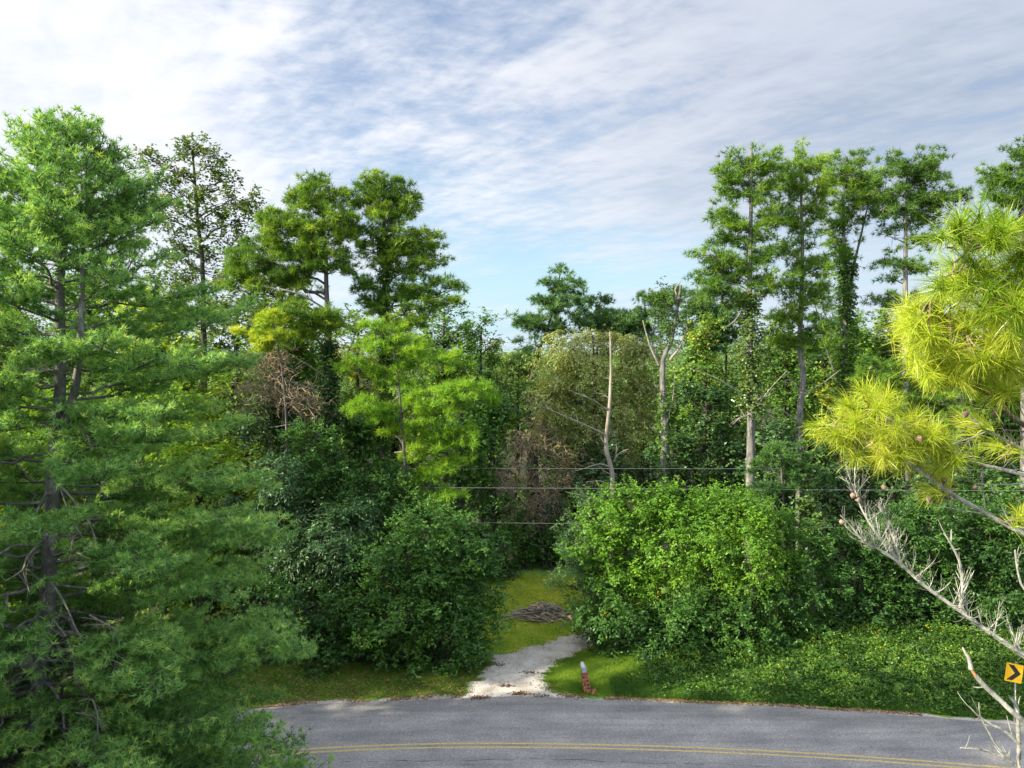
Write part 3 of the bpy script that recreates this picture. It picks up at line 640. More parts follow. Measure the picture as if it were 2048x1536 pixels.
# right hand row
SP = dict(PINE); SP.update(rc=.52, dens=1.5, k=8, m=14, L=.36, W=.036, ntw=14, bark='bark_grey', inner=.2, tb=.6)
def spine(label, px, Y, r, blobs, **kw):
    blobs = [(b[0] + rng.normal() * 5, b[1] + rng.normal() * 4, b[2] * rng.uniform(.85, 1.3), b[3] * rng.uniform(1.2, 1.9)) for b in blobs]
    a = dict(SP); a.update(kw); return tree('pine_tree', label, 'pine tree', px, Y, r, blobs, **a)
spine('tall sparse pine with pale trunk, leftmost of the tall row on the right',
      [(1503, 295), (1502, 420), (1500, 560), (1500, 700), (1502, 850), (1500, 1000)], 41, .30,
      [(1505, 305, 22, 14), (1475, 325, 28, 20), (1530, 325, 24, 18), (1505, 350, 34, 18), (1445, 350, 18, 16), (1460, 380, 28, 16), (1540, 370, 22, 22), (1500, 400, 34, 18), (1445, 430, 26, 16), (1470, 450, 34, 18),
       (1540, 440, 24, 20), (1440, 480, 24, 16), (1500, 490, 34, 18), (1455, 520, 30, 16), (1540, 510, 32, 18), (1400, 505, 20, 12), (1425, 540, 28, 14), (1480, 550, 36, 16), (1540, 555, 26, 14), (1420, 575, 30, 14), (1460, 600, 32, 14), (1400, 545, 16, 10), (1530, 600, 24, 14)],
      tb=.50, vine=(.42, .68, .75, 20, 'leaf_tall'),
      dead=[([(1500, 840, 0), (1530, 790, -.6), (1575, 740, -1)], .05, 1.2, .6), ([(1500, 800, 0), (1440, 760, -.8), (1375, 735, -1)], .045, 1.6, .6), ([(1500, 830, -.3), (1480, 835, -.6), (1465, 850, -.8)], .05, 10, .8), ([(1500, 825, -.3), (1515, 800, -.5), (1540, 790, -.7)], .05, 9, .8),
            ([(1502, 590, 0), (1470, 640, -.4), (1440, 660, -.8)], .05, 2, .7), ([(1503, 570, 0), (1540, 545, -.3), (1560, 540, -.5)], .05, 1, .5)])
spine('tall thin pine with bright yellow green tip, second of the row on the right',
      [(1606, 300), (1603, 400), (1605, 500), (1602, 620), (1600, 700), (1606, 760), (1598, 850), (1600, 1035)], 43, .25,
      [(1610, 305, 22, 16), (1630, 330, 22, 20), (1590, 340, 22, 18), (1565, 350, 18, 20), (1645, 370, 20, 20), (1600, 385, 30, 20), (1570, 390, 22, 18), (1630, 420, 26, 20), (1580, 440, 26, 18), (1605, 480, 34, 20),
       (1575, 500, 22, 16), (1600, 530, 38, 20), (1640, 540, 26, 16), (1590, 580, 46, 24), (1630, 600, 36, 24), (1570, 630, 36, 24), (1610, 650, 44, 22), (1640, 680, 34, 20), (1570, 690, 30, 20)],
      tb=.58, dead=[([(1603, 790, 0), (1580, 760, -.4), (1565, 765, -.6)], .05, 1, .5), ([(1598, 845, 0), (1560, 815, -.6), (1565, 812, -.7)], .05, .5, .3), ([(1602, 790, 0), (1640, 770, -.6), (1680, 740, -1)], .05, 1, .5)])
spine('vine wrapped twin trunk pine in the middle of the right hand row',
      [(1690, 320), (1686, 430), (1692, 560), (1690, 700), (1694, 850), (1700, 980)], 46, .27,
      [(1685, 325, 30, 18), (1700, 345, 30, 20), (1665, 360, 26, 22), (1715, 375, 26, 22), (1685, 400, 36, 22), (1740, 365, 20, 20), (1750, 395, 22, 20), (1665, 440, 30, 18), (1700, 450, 32, 18), (1660, 480, 26, 14), (1680, 510, 34, 16), (1670, 480, 20, 12)],
      tb=.50, vine=(.30, .78, .8, 22, 'leaf_mid'), forks=[([(1694, 620, 0), (1706, 540, .2), (1722, 470, .3), (1738, 400, .4)], .13, .04)])
spine('dense dark crowned pine with bare grey trunk below, right of the vine wrapped pine',
      [(1815, 320), (1812, 430), (1811, 550), (1810, 700), (1812, 950)], 44, .30,
      [(1815, 325, 40, 20), (1790, 350, 36, 22), (1850, 350, 34, 24), (1870, 335, 16, 22), (1820, 380, 44, 24), (1775, 385, 34, 24), (1865, 395, 40, 22), (1905, 395, 26, 16), (1925, 390, 12, 12), (1760, 420, 34, 18), (1810, 430, 50, 24), (1860, 430, 38, 18),
       (1785, 475, 30, 9), (1850, 480, 34, 9), (1770, 520, 28, 8), (1780, 560, 30, 8), (1760, 600, 34, 8), (1850, 540, 28, 8), (1840, 600, 24, 8), (1795, 610, 26, 7)],
      tb=.36, mat='pine_needle', dens=.95, rise=.1)
spine('pine crown rising above the bright yellow pine at the right edge',
      [(2046, 300), (2044, 420), (2046, 600), (2050, 950)], 40, .30,
      [(2040, 310, 22, 18), (2025, 340, 24, 20), (2052, 350, 30, 24), (1990, 365, 26, 16), (1970, 350, 14, 10), (2010, 390, 36, 20), (1985, 395, 22, 14), (2045, 410, 46, 24), (2075, 370, 36, 26), (2090, 440, 46, 30), (2010, 440, 40, 20), (2060, 490, 60, 30)], tb=.34, dens=1.0)
tree('bare_trunk_pine', 'slim leaning pine, left one of the crossing leaning trunks on the right', 'pine tree', [(1628, 600), (1648, 680), (1672, 760), (1690, 860)], 49, .16, [(1630, 590, 26, 22), (1650, 630, 22, 16)], leaf='tuft', mat='pine_needle', bark='bark_pine', rc=.5, k=9, m=14, L=.32, W=.026, dens=.8)
tree('bare_trunk_pine', 'slim leaning pine, right one of the crossing leaning trunks on the right', 'pine tree', [(1640, 590), (1660, 660), (1686, 740), (1710, 860)], 50, .15, [(1645, 560, 26, 20), (1665, 600, 22, 16)], leaf='tuft', mat='pine_needle', bark='bark_pine', rc=.5, k=9, m=14, L=.32, W=.026, dens=.8)
# vine covered broken pine
tree('vine_covered_tree', 'broken dead pine wrapped in vines with jagged red brown limbs, right of the bare snag', 'dead tree',
     [(1362, 570), (1352, 630), (1340, 690), (1326, 720), (1326, 800), (1330, 900), (1326, 960), (1334, 1050)], 43, .34,
     [(1350, 600, 30, 24), (1340, 640, 26, 26), (1320, 600, 18, 18), (1300, 620, 16, 26), (1330, 580, 16, 14), (1370, 640, 18, 22), (1345, 675, 22, 18)],
     mat='leaf_mid', bark='bark_grey', rc=.4, dens=1.3, k=8, m=6, L=.16, W=.11, tb=.36, vine=(.10, .62, .36, 7, 'leaf_mid'),
     dead=[([(1318, 730, 0), (1300, 690, -.3), (1288, 650, -.4), (1286, 640, -.4)], .09, .5, .4), ([(1340, 720, 0), (1362, 690, -.3), (1375, 655, -.5)], .10, .6, .5), ([(1360, 600, 0), (1350, 580, 0), (1364, 560, 0)], .06, .8, .3),
           ([(1326, 790, 0), (1314, 775, -.4), (1308, 765, -.5)], .05, 3, .5), ([(1324, 870, 0), (1306, 858, -.4), (1298, 850, -.5)], .06, 1, .4), ([(1330, 860, 0), (1345, 800, -.4), (1350, 740, -.3)], .035, 2, .5)])
# bare snag
def snag():
    Y = 41; T = trunk_pts([(1220, 664), (1221, 700), (1221, 760), (1218, 820), (1213, 860), (1211, 900), (1222, 935), (1225, 980)], Y)
    org = T[0] + [0, 0, .1]; o = thing('dead_snag', 'bare barkless dead tree with pale smooth trunk and few long limbs, in the middle', 'dead tree', org)
    R = np.interp(T[:, 2], [0, 6.5, 12, 16.5], [.20, .16, .10, .035]); tw = Tubes(); tw.add(T, R, 12); tw.build('trunk', MAT['wood_bare'], o, org)
    for pts, r, d, l in [([(1213, 870, 0), (1170, 850, -.6), (1120, 828, -1.2), (1072, 808, -2)], .07, .35, .5), ([(1215, 820, 0), (1185, 800, -.5), (1142, 782, -1)], .07, .3, .4), ([(1218, 797, 0), (1205, 788, 0), (1190, 786, -.2)], .04, .5, .3),
                          ([(1220, 672, 0), (1210, 667, 0), (1198, 664, -.2)], .03, .5, .3), ([(1220, 694, 0), (1208, 688, 0), (1190, 682, -.2)], .03, .5, .3), ([(1214, 895, 0), (1206, 882, -.2), (1201, 874, -.3)], .08, .3, .3),
                          ([(1228, 922, 0), (1235, 910, -.3), (1245, 903, -.4), (1257, 898, -.5)], .06, 1.2, .4), ([(1231, 918, 0), (1233, 895, 0), (1232, 880, 0)], .035, 1.5, .4), ([(1222, 935, 0), (1200, 928, -.5), (1172, 936, -1), (1150, 942, -1.5)], .06, .6, .4),
                          ([(1223, 950, 0), (1206, 940, -.4), (1192, 925, -.6)], .05, .6, .3), ([(1223, 972, 0), (1200, 962, -.6), (1172, 964, -1.1)], .06, .4, .3), ([(1224, 982, 0), (1205, 972, -.6), (1180, 966, -1)], .05, .4, .3),
                          ([(1200, 1000, -1), (1160, 990, -1.6), (1132, 984, -2)], .06, .4, .3), ([(1220, 760, 0), (1214, 756, 0), (1208, 757, 0)], .03, 0, .2)]:
        b = Tubes(); ramify(b, polyline(np.array([at(u, v, Y + dy) for u, v, dy in pts]), .25), r * .85, r * .22, 2, 1., d + 1.2, l * 1.3, .2); b.build('branch', MAT['wood_bare'], o, org)
snag()
# ------------------------------------------------------------------ middle distance
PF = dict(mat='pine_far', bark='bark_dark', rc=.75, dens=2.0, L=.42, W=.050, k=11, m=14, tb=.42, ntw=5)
pine('distant dark pine with a pointed crown, centre of the skyline gap', [(1122, 540), (1100, 640), (1062, 760), (1058, 900)], 62, .26,
     [(1120, 545, 20, 14), (1095, 575, 24, 14), (1135, 575, 30, 18), (1085, 600, 24, 12), (1120, 610, 45, 20), (1160, 600, 20, 14), (1050, 645, 28, 16), (1035, 640, 12, 10), (1090, 650, 45, 20), (1075, 690, 44, 18), (1140, 650, 40, 20), (1060, 720, 30, 14)], **PF)
pine('distant dark pine behind the olive tree, right of the pointed one', [(1200, 605), (1190, 800)], 64, .24, [(1195, 610, 22, 16), (1180, 635, 34, 22), (1215, 640, 34, 20), (1240, 660, 40, 24), (1190, 670, 40, 20)], **PF)
pine('distant dark pine with ragged top behind the vine covered tree', [(1290, 590), (1285, 800)], 62, .24, [(1285, 605, 14, 18), (1300, 620, 24, 18), (1270, 640, 30, 24), (1330, 620, 30, 24), (1350, 590, 24, 18), (1300, 660, 44, 24), (1250, 640, 22, 18)], **PF)
pine('distant slender pine with ivy clad stem, left of the sparse tall pine', [(1376, 600), (1380, 700), (1378, 850)], 58, .18, [(1380, 600, 16, 14), (1400, 620, 26, 16), (1420, 600, 30, 18), (1440, 630, 36, 20), (1370, 640, 16, 16)], vine=(.3, .9, .35, 14, 'leaf_dark'), **PF)
pine('distant dark pine in the row behind the top of the bare snag', [(1245, 640), (1240, 800)], 63, .22, [(1245, 645, 26, 18), (1225, 665, 34, 20), (1265, 670, 36, 22), (1250, 700, 40, 22)], **PF)
pine('distant dark pine right of the vine covered tree top', [(1455, 620), (1450, 800)], 60, .20, [(1455, 630, 26, 20), (1430, 655, 34, 20), (1470, 660, 36, 24), (1450, 690, 44, 24), (1410, 680, 30, 20)], **PF)
pine('distant dark pine seen between the second pine and the twin trunks', [(1650, 650), (1650, 800)], 60, .20, [(1650, 665, 26, 20), (1630, 690, 36, 22), (1670, 700, 40, 22), (1645, 730, 46, 24)], **PF)
BT = dict(rc=.75, k=11, m=7, L=.26, W=.17, dens=1.7, ntw=5)
def btree(label, u, top, half, Y, bot, mat='leaf_mid', tb=.46, name='broadleaf_tree', cat='tree', extra=(), **kw):
    """rounded irregular broadleaf tree: top pixel row, half width, lowest foliage row"""
    kw.setdefault('blobvar', .17); tb = tb + .04  # wide clump tone spread imitates sunlit clumps
    H = bot - top; bl = [(u, top + .14 * H, half * .42, H * .14)]
    n = max(7, int(H / 34))
    for i in range(n):
        q = (i + .6) / n; w = half * min(1, .45 + 1.3 * q) * (1 if q < .8 else .85)
        bl.append((u + rng.uniform(-.62, .62) * w, top + q * H, w * rng.uniform(.36, .58), max(12, H * rng.uniform(.10, .17))))
    a = dict(BT); a.update(kw)
    return tree(name, label, cat, [(u + half * .05, top + 12), (u, top + .5 * H), (u, top + H)], Y, .13 + .003 * half, bl + list(extra), mat=mat, tb=tb, **a)
tree('broadleaf_tree', 'olive green drooping broadleaf tree behind the bare snag', 'tree', [(1185, 670), (1190, 800), (1195, 1000)], 48, .24,
     [(1130, 690, 45, 28), (1180, 685, 40, 24), (1250, 690, 45, 28), (1290, 720, 34, 36), (1110, 740, 40, 36), (1170, 740, 50, 36), (1240, 760, 50, 40), (1100, 790, 36, 36), (1150, 800, 44, 34), (1290, 790, 36, 40), (1220, 830, 46, 34), (1110, 840, 34, 26),
      (1270, 860, 40, 34), (1170, 860, 36, 26), (1180, 905, 26, 20), (1250, 910, 34, 24), (1085, 870, 24, 26), (1130, 900, 30, 26)], mat='leaf_olive', bark='bark_dark', rc=.65, dens=2.4, k=11, m=7, L=.21, W=.10, tb=.45, droop=.8, ntw=7)
btree('slim sunlit tree right of the central pines, nearer the pines', 885, 612, 72, 55, 900, 'leaf_mid', .58)
btree('slim sunlit tree with knobbly top at the edge of the sky gap', 960, 640, 60, 57, 880, 'leaf_mid', .56)
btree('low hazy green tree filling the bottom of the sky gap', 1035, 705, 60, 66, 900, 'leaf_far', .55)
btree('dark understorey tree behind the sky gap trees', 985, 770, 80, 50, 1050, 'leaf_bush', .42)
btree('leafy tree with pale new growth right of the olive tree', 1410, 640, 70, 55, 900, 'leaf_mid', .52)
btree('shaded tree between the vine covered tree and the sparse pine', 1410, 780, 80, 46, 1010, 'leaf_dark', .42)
btree('green tree seen under the second pine of the right row', 1575, 650, 80, 52, 960, 'leaf_mid', .46)
btree('bluish shaded tree behind the right bush tops', 1545, 850, 70, 44, 1010, 'leaf_blue', .42)
btree('bushy green tree behind the leaning trunks', 1690, 640, 90, 56, 930, 'leaf_mid', .48)
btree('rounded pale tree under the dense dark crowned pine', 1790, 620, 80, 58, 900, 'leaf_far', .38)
btree('dark green tree behind the left part of the yellow pine', 1890, 620, 100, 52, 950, 'leaf_dark', .5)
btree('dark green tree behind the right part of the yellow pine', 2010, 600, 90, 50, 960, 'leaf_bush', .42)
pine('young pine with green tufted boughs behind the yellow bough', [(1800, 740), (1810, 850), (1815, 1000)], 40, .15,
     [(1750, 760, 45, 18), (1800, 770, 45, 18), (1850, 780, 45, 20), (1770, 800, 50, 18), (1830, 820, 50, 18), (1900, 800, 46, 22), (1740, 730, 36, 16), (1820, 740, 40, 16), (1890, 850, 46, 22), (1940, 820, 44, 24)], rc=.5, dens=1.1, L=.30, tb=.48, mat='pine_needle')
pine('drooping young pine left of the lowest yellow bough', [(1560, 880), (1562, 930), (1566, 1010)], 38, .12, [(1555, 905, 44, 16), (1590, 930, 44, 16), (1535, 935, 34, 16), (1570, 965, 48, 18), (1620, 960, 34, 18), (1540, 985, 40, 16)], rc=.5, tb=.36, mat='pine_dark', L=.26)
btree('shaded leafy tree beside the thin trunk, under the yellow bough', 1680, 880, 90, 41, 1120, 'leaf_dark', .52)
btree('dark tree with dead twigs behind the bare white branch', 1800, 900, 110, 42, 1150, 'leaf_dark', .45)
btree('dark leafy tree below the yellow pine at the right edge', 1960, 930, 120, 41, 1160, 'leaf_bush', .38)
# left middle
btree('yellow green tree glimpsed behind the white pine, upper part', 330, 600, 130, 38, 900, 'leaf_yellow', .40)
btree('yellow green tree glimpsed behind the lower white pine boughs', 400, 860, 150, 37, 1230, 'leaf_yellow', .34)
btree('bright shrub glimpsed at the far left behind the white pine trunk', 60, 820, 170, 37, 1350, 'leaf_yellow', .28)
btree('dark tree behind the left central pine', 560, 570, 100, 46, 900, 'leaf_mid', .50)
btree('sunlit leafy tree between the two central pines', 715, 640, 60, 50, 880, 'leaf_mid', .62)
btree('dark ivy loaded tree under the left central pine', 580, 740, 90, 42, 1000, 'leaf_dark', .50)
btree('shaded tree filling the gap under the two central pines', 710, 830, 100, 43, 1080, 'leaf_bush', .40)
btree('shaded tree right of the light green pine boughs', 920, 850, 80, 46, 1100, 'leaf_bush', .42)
btree('bright green crown peeping above the light pine boughs', 830, 770, 55, 44, 900, 'leaf_bright', .40)
# yard edge
btree('rounded yard shrub with a yellow spot of leaves', 1045, 1030, 75, 47, 1150, 'leaf_bush', .48, name='shrub', cat='shrub', L=.20, W=.13, rc=.55, extra=[(1020, 1090, 20, 26, -1.5)])
btree('dark yard shrub right of the yellow spotted one', 1120, 1040, 60, 48, 1145, 'leaf_bush', .40, name='shrub', cat='shrub', L=.20, W=.13, rc=.55)
btree('dark shrub left behind the round bush by the drive', 960, 1060, 70, 45, 1180, 'leaf_dark', .40, name='shrub', cat='shrub', L=.20, W=.13, rc=.55)
# background rows
FILL = [
 ('distant tree behind the left edge of the white pine', 20, 640, 120, 60, 1000, 'leaf_far'), ('distant tree behind the white pine trunk', 190, 600, 120, 58, 1000, 'leaf_mid'),
 ('distant tree behind the tall airy broadleaf tree', 330, 640, 120, 60, 1000, 'leaf_mid'), ('distant tree low between airy broadleaf and left central pine', 470, 650, 120, 58, 1000, 'leaf_far'),
 ('distant dark tree behind the left central pine stem', 620, 700, 120, 60, 1000, 'leaf_mid'), ('distant tree behind the light green pine boughs', 790, 690, 110, 62, 1000, 'leaf_far'),
 ('distant tree under the knobbly topped tree', 920, 730, 110, 62, 1000, 'leaf_mid'), ('distant tree low behind the brown vine tangle', 1070, 770, 110, 58, 1000, 'leaf_mid'),
 ('distant tree behind the left half of the olive tree', 1150, 730, 90, 60, 1000, 'leaf_mid'), ('distant tree behind the right half of the olive tree', 1280, 730, 90, 60, 1000, 'leaf_mid'),
 ('distant dull green tree behind the vine covered trunk', 1370, 745, 110, 62, 1000, 'leaf_far'), ('distant tree behind the sparse pine trunk', 1490, 730, 110, 60, 1000, 'leaf_mid'),
 ('distant tree behind the thin second pine trunk', 1620, 740, 110, 62, 1000, 'leaf_mid'), ('distant tree behind the vine wrapped twin trunks', 1730, 700, 110, 60, 1000, 'leaf_far'),
 ('distant tree low behind the yellow bough', 1870, 700, 120, 60, 1000, 'leaf_mid'), ('distant tree at the right edge behind the yellow pine', 2020, 680, 120, 60, 1000, 'leaf_mid')]
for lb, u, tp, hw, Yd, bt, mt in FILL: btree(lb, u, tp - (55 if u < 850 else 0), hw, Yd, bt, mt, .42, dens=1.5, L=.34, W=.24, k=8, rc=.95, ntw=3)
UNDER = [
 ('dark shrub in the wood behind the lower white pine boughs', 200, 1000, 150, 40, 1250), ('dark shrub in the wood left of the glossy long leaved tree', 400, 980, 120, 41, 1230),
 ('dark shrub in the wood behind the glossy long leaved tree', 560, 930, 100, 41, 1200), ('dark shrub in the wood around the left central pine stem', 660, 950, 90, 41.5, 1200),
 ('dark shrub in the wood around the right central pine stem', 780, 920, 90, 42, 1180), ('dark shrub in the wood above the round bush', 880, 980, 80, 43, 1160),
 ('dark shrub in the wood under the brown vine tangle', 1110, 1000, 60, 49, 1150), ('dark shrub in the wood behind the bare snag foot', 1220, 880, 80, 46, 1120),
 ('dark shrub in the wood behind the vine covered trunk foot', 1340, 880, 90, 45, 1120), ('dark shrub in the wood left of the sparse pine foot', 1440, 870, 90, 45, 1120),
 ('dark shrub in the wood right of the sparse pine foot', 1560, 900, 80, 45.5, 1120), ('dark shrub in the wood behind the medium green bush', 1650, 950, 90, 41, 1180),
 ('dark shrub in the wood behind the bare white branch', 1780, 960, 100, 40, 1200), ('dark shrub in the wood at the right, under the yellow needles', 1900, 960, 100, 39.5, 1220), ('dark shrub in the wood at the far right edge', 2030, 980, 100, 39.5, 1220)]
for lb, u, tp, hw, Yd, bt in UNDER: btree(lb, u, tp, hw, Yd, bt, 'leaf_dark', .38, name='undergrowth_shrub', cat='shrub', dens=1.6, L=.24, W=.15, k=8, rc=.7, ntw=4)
def far_wood():
    C = []; S = []
    for y0, y1, nn, sz in ((68, 110, 2600, .9), (110, 200, 2600, 1.3), (200, 430, 3200, 2.0)):
        y = rng.uniform(y0, y1, nn); x = rng.uniform(-.95, .95, nn) * y
        h = 9.5 + 2.6 * np.sin(x * .31 + np.sin(y * .23) * 2) * np.sin(y * .27 + x * .05) + rng.uniform(-3.5, .8, nn) + sstep(0, .5, x / y) * 1.0
        C.append(np.stack([x, y, terrain(x, y) + h], -1)); S.append(np.full(nn, sz))
    C = np.concatenate(C); S = np.concatenate(S); out = nrm(np.array([0, -.5, 1.]) + rng.normal(size=C.shape) * .3)
    VV = []; TT = []
    for sz in np.unique(S):
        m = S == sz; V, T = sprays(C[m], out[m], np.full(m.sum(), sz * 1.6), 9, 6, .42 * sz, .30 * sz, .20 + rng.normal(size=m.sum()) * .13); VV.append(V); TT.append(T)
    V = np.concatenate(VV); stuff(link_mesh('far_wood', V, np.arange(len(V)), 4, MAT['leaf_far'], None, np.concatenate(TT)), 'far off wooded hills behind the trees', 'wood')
far_wood()
# ------------------------------------------------------------------ bushes along the road
BU = dict(rc=.50, dens=2.5, k=12, m=7, L=.16, W=.09, ntw=7)
def bush(label, px, Y, blobs, mat, tb, r=.10, **kw):
    a = dict(BU); a.update(kw); return tree('bushy_tree', label, 'bush', px, Y, r, blobs, mat=mat, tb=tb, **a)
bush('large round dark green bush left of the drive mouth', [(860, 1060), (860, 1200), (870, 1330)], 32.5,
     [(850, 1060, 70, 45), (910, 1085, 66, 50), (800, 1100, 60, 50), (860, 1130, 90, 60), (950, 1140, 46, 50), (770, 1170, 60, 55), (840, 1200, 90, 60), (920, 1200, 80, 60), (955, 1230, 40, 44), (800, 1250, 80, 55), (880, 1265, 90, 50), (935, 1290, 54, 36), (720, 1230, 44, 50), (740, 1290, 60, 40), (850, 1310, 80, 30)], 'leaf_bush', .37)
bush('dark glossy long leaved tree left of the round bush', [(610, 1040), (620, 1150), (625, 1330)], 34,
     [(560, 1040, 50, 44), (610, 1080, 56, 44), (560, 1110, 46, 40), (650, 1060, 44, 40), (600, 1150, 60, 40), (660, 1120, 50, 44), (520, 980, 50, 40), (560, 950, 46, 36), (690, 1100, 36, 40), (700, 1040, 44, 36), (500, 1040, 40, 40)], 'leaf_blue', .20, L=.24, W=.075, m=6, droop=.5, rc=.5)
bush('low dark tangle of shrubs between the white pine and the round bush', [(640, 1190), (640, 1340)], 32,
     [(600, 1220, 60, 50), (670, 1230, 60, 50), (560, 1270, 56, 50), (630, 1300, 70, 50), (690, 1310, 50, 40), (580, 1350, 56, 34), (640, 1350, 46, 26), (520, 1200, 50, 50), (530, 1330, 50, 44)], 'leaf_bush', .20, L=.14)
bush('ivy hung dark shrub beneath the central pine trunks', [(740, 970), (735, 1100), (730, 1260)], 36.5,
     [(700, 980, 50, 44), (760, 970, 46, 40), (740, 1040, 50, 44), (680, 1180, 46, 50), (720, 1120, 50, 50), (820, 1000, 44, 34), (650, 930, 50, 40), (620, 880, 44, 36), (600, 960, 40, 36), (850, 1040, 40, 26)], 'leaf_bush', .34)
bush('bright green maple like tree at the left end of the right hand thicket', [(1260, 1010), (1250, 1120), (1245, 1290)], 34.5,
     [(1250, 1000, 46, 26), (1300, 1000, 44, 26), (1220, 1040, 50, 34), (1280, 1050, 60, 40), (1210, 1100, 50, 44), (1260, 1120, 60, 44), (1330, 1020, 34, 24), (1230, 1160, 55, 40), (1290, 1170, 60, 40), (1340, 990, 24, 16)], 'leaf_bright', .34, L=.17, W=.11)
bush('feathery grey green sapling leaning over the yard from the right thicket', [(1190, 990), (1185, 1100), (1200, 1290)], 36,
     [(1175, 1000, 30, 20), (1165, 1040, 34, 24), (1150, 1085, 34, 22), (1150, 1130, 36, 24), (1140, 1170, 38, 20), (1170, 1190, 44, 24), (1190, 1150, 40, 30), (1195, 1080, 36, 30)], 'leaf_blue', .42, L=.13, W=.04, m=9, k=10, rc=.4)
bush('broad yellow green spreading tree topping the right hand thicket', [(1450, 1010), (1440, 1120), (1430, 1290)], 34,
     [(1420, 1005, 60, 24), (1480, 1008, 60, 26), (1370, 1040, 60, 34), (1440, 1050, 80, 40), (1520, 1040, 54, 30), (1380, 1090, 70, 40), (1470, 1100, 80, 44), (1550, 1080, 50, 36), (1420, 1140, 80, 40), (1500, 1150, 60, 36), (1350, 1130, 50, 40), (1560, 1130, 40, 30), (1500, 1060, 56, 44, -.3), (1500, 1030, 44, 26, .4)], 'leaf_bright', .38, L=.16, W=.075, droop=.3)
bush('dark overhanging shrub at the corner of the drive under the bright tree', [(1230, 1200), (1235, 1300)], 33.5,
     [(1200, 1215, 56, 34), (1260, 1220, 60, 34), (1185, 1255, 36, 20), (1220, 1265, 56, 30), (1280, 1270, 56, 34), (1240, 1300, 36, 18), (1330, 1230, 60, 40), (1330, 1285, 50, 30)], 'leaf_bush', .32, L=.18, W=.09, droop=.4)
bush('dark lower shrubs beneath the yellow green spreading tree', [(1430, 1190), (1430, 1300)], 33.2,
     [(1380, 1220, 60, 44), (1440, 1210, 60, 44), (1400, 1280, 70, 34), (1470, 1270, 60, 36), (1500, 1210, 54, 40), (1460, 1240, 60, 40), (1530, 1280, 50, 30)], 'leaf_bush', .33)
bush('medium green bush in the middle of the right thicket, right of the spreading tree', [(1560, 1060), (1560, 1280)], 34.6,
     [(1590, 1060, 44, 30), (1620, 1110, 44, 36), (1570, 1150, 50, 40), (1630, 1170, 46, 40), (1560, 1210, 54, 36), (1600, 1250, 54, 34), (1570, 1180, 36, 30)], 'leaf_bush', .34, L=.16)
bush('dark leafy bush behind the bare white branch tip', [(1720, 1090), (1720, 1280)], 35.5,
     [(1680, 1110, 50, 36), (1740, 1080, 54, 36), (1700, 1160, 56, 40), (1760, 1140, 50, 40), (1680, 1220, 50, 40), (1740, 1210, 56, 40), (1720, 1260, 60, 24)], 'leaf_bush', .24, L=.17)
bush('mixed green bush behind the middle of the bare white branch', [(1840, 1060), (1840, 1270)], 36,
     [(1810, 1060, 50, 36), (1860, 1050, 56, 40), (1840, 1110, 60, 40), (1800, 1170, 50, 40), (1870, 1170, 56, 44), (1830, 1220, 60, 36), (1890, 1230, 50, 30)], 'leaf_bush', .30, L=.17)
bush('green bush at the right edge above the chevron sign', [(1980, 1040), (1980, 1280)], 35.5,
     [(1940, 1060, 50, 40), (2000, 1040, 60, 40), (1960, 1110, 60, 44), (2030, 1120, 50, 50), (1940, 1180, 56, 44), (2010, 1190, 60, 44), (1980, 1240, 66, 36), (2060, 1220, 50, 40), (2070, 1060, 50, 50)], 'leaf_bush', .24, L=.17)
# brown dead vine tangle
def tangle(label, blobs, Y, n, base):
    C, O, B, cen = sample_blobs(blobs, Y, .5, 1.4, inner=.3)
    b = at(base, 1000, Y); org = np.array([b[0], Y, terrain(b[0], Y)]); o = thing('dead_vine_tangle', label, 'dead vines', org)
    st = Tubes(); tw = Tubes()
    for c, a in cen: st.add(curve(org + [rng.uniform(-1, 1), 0, 0], c, .05, 8, .03), np.linspace(.06, .03, 8), 5)
    for k in range(n):
        i = rng.integers(len(C)); p = C[i] + rng.normal(size=3) * .3; d = nrm(rng.normal(size=3) * [1, 1, .6] + [0, 0, -.25]); l = rng.uniform(.5, 1.6)
        tw.add(curve(p, p + d * l, rng.uniform(-.3, .25), 6, .10), np.linspace(.020, .008, 6), 3)
    st.build('stem', MAT['bark_dark'], o, org); tw.build('vine', MAT['twig_brown'], o, org)
tangle('brown leafless tangle of dead vines below the olive tree', [(1070, 840, 26, 24), (1045, 890, 32, 28), (1100, 890, 34, 30), (1140, 930, 26, 30), (1030, 950, 40, 30), (1090, 970, 44, 34), (1060, 1020, 46, 26)], 46.5, 780, 1085)
tangle('grey brown twiggy tangle on the left central pine', [(560, 780, 44, 24), (610, 800, 36, 20), (520, 760, 34, 30), (550, 720, 40, 24), (500, 800, 30, 30)], 38.5, 480, 600)

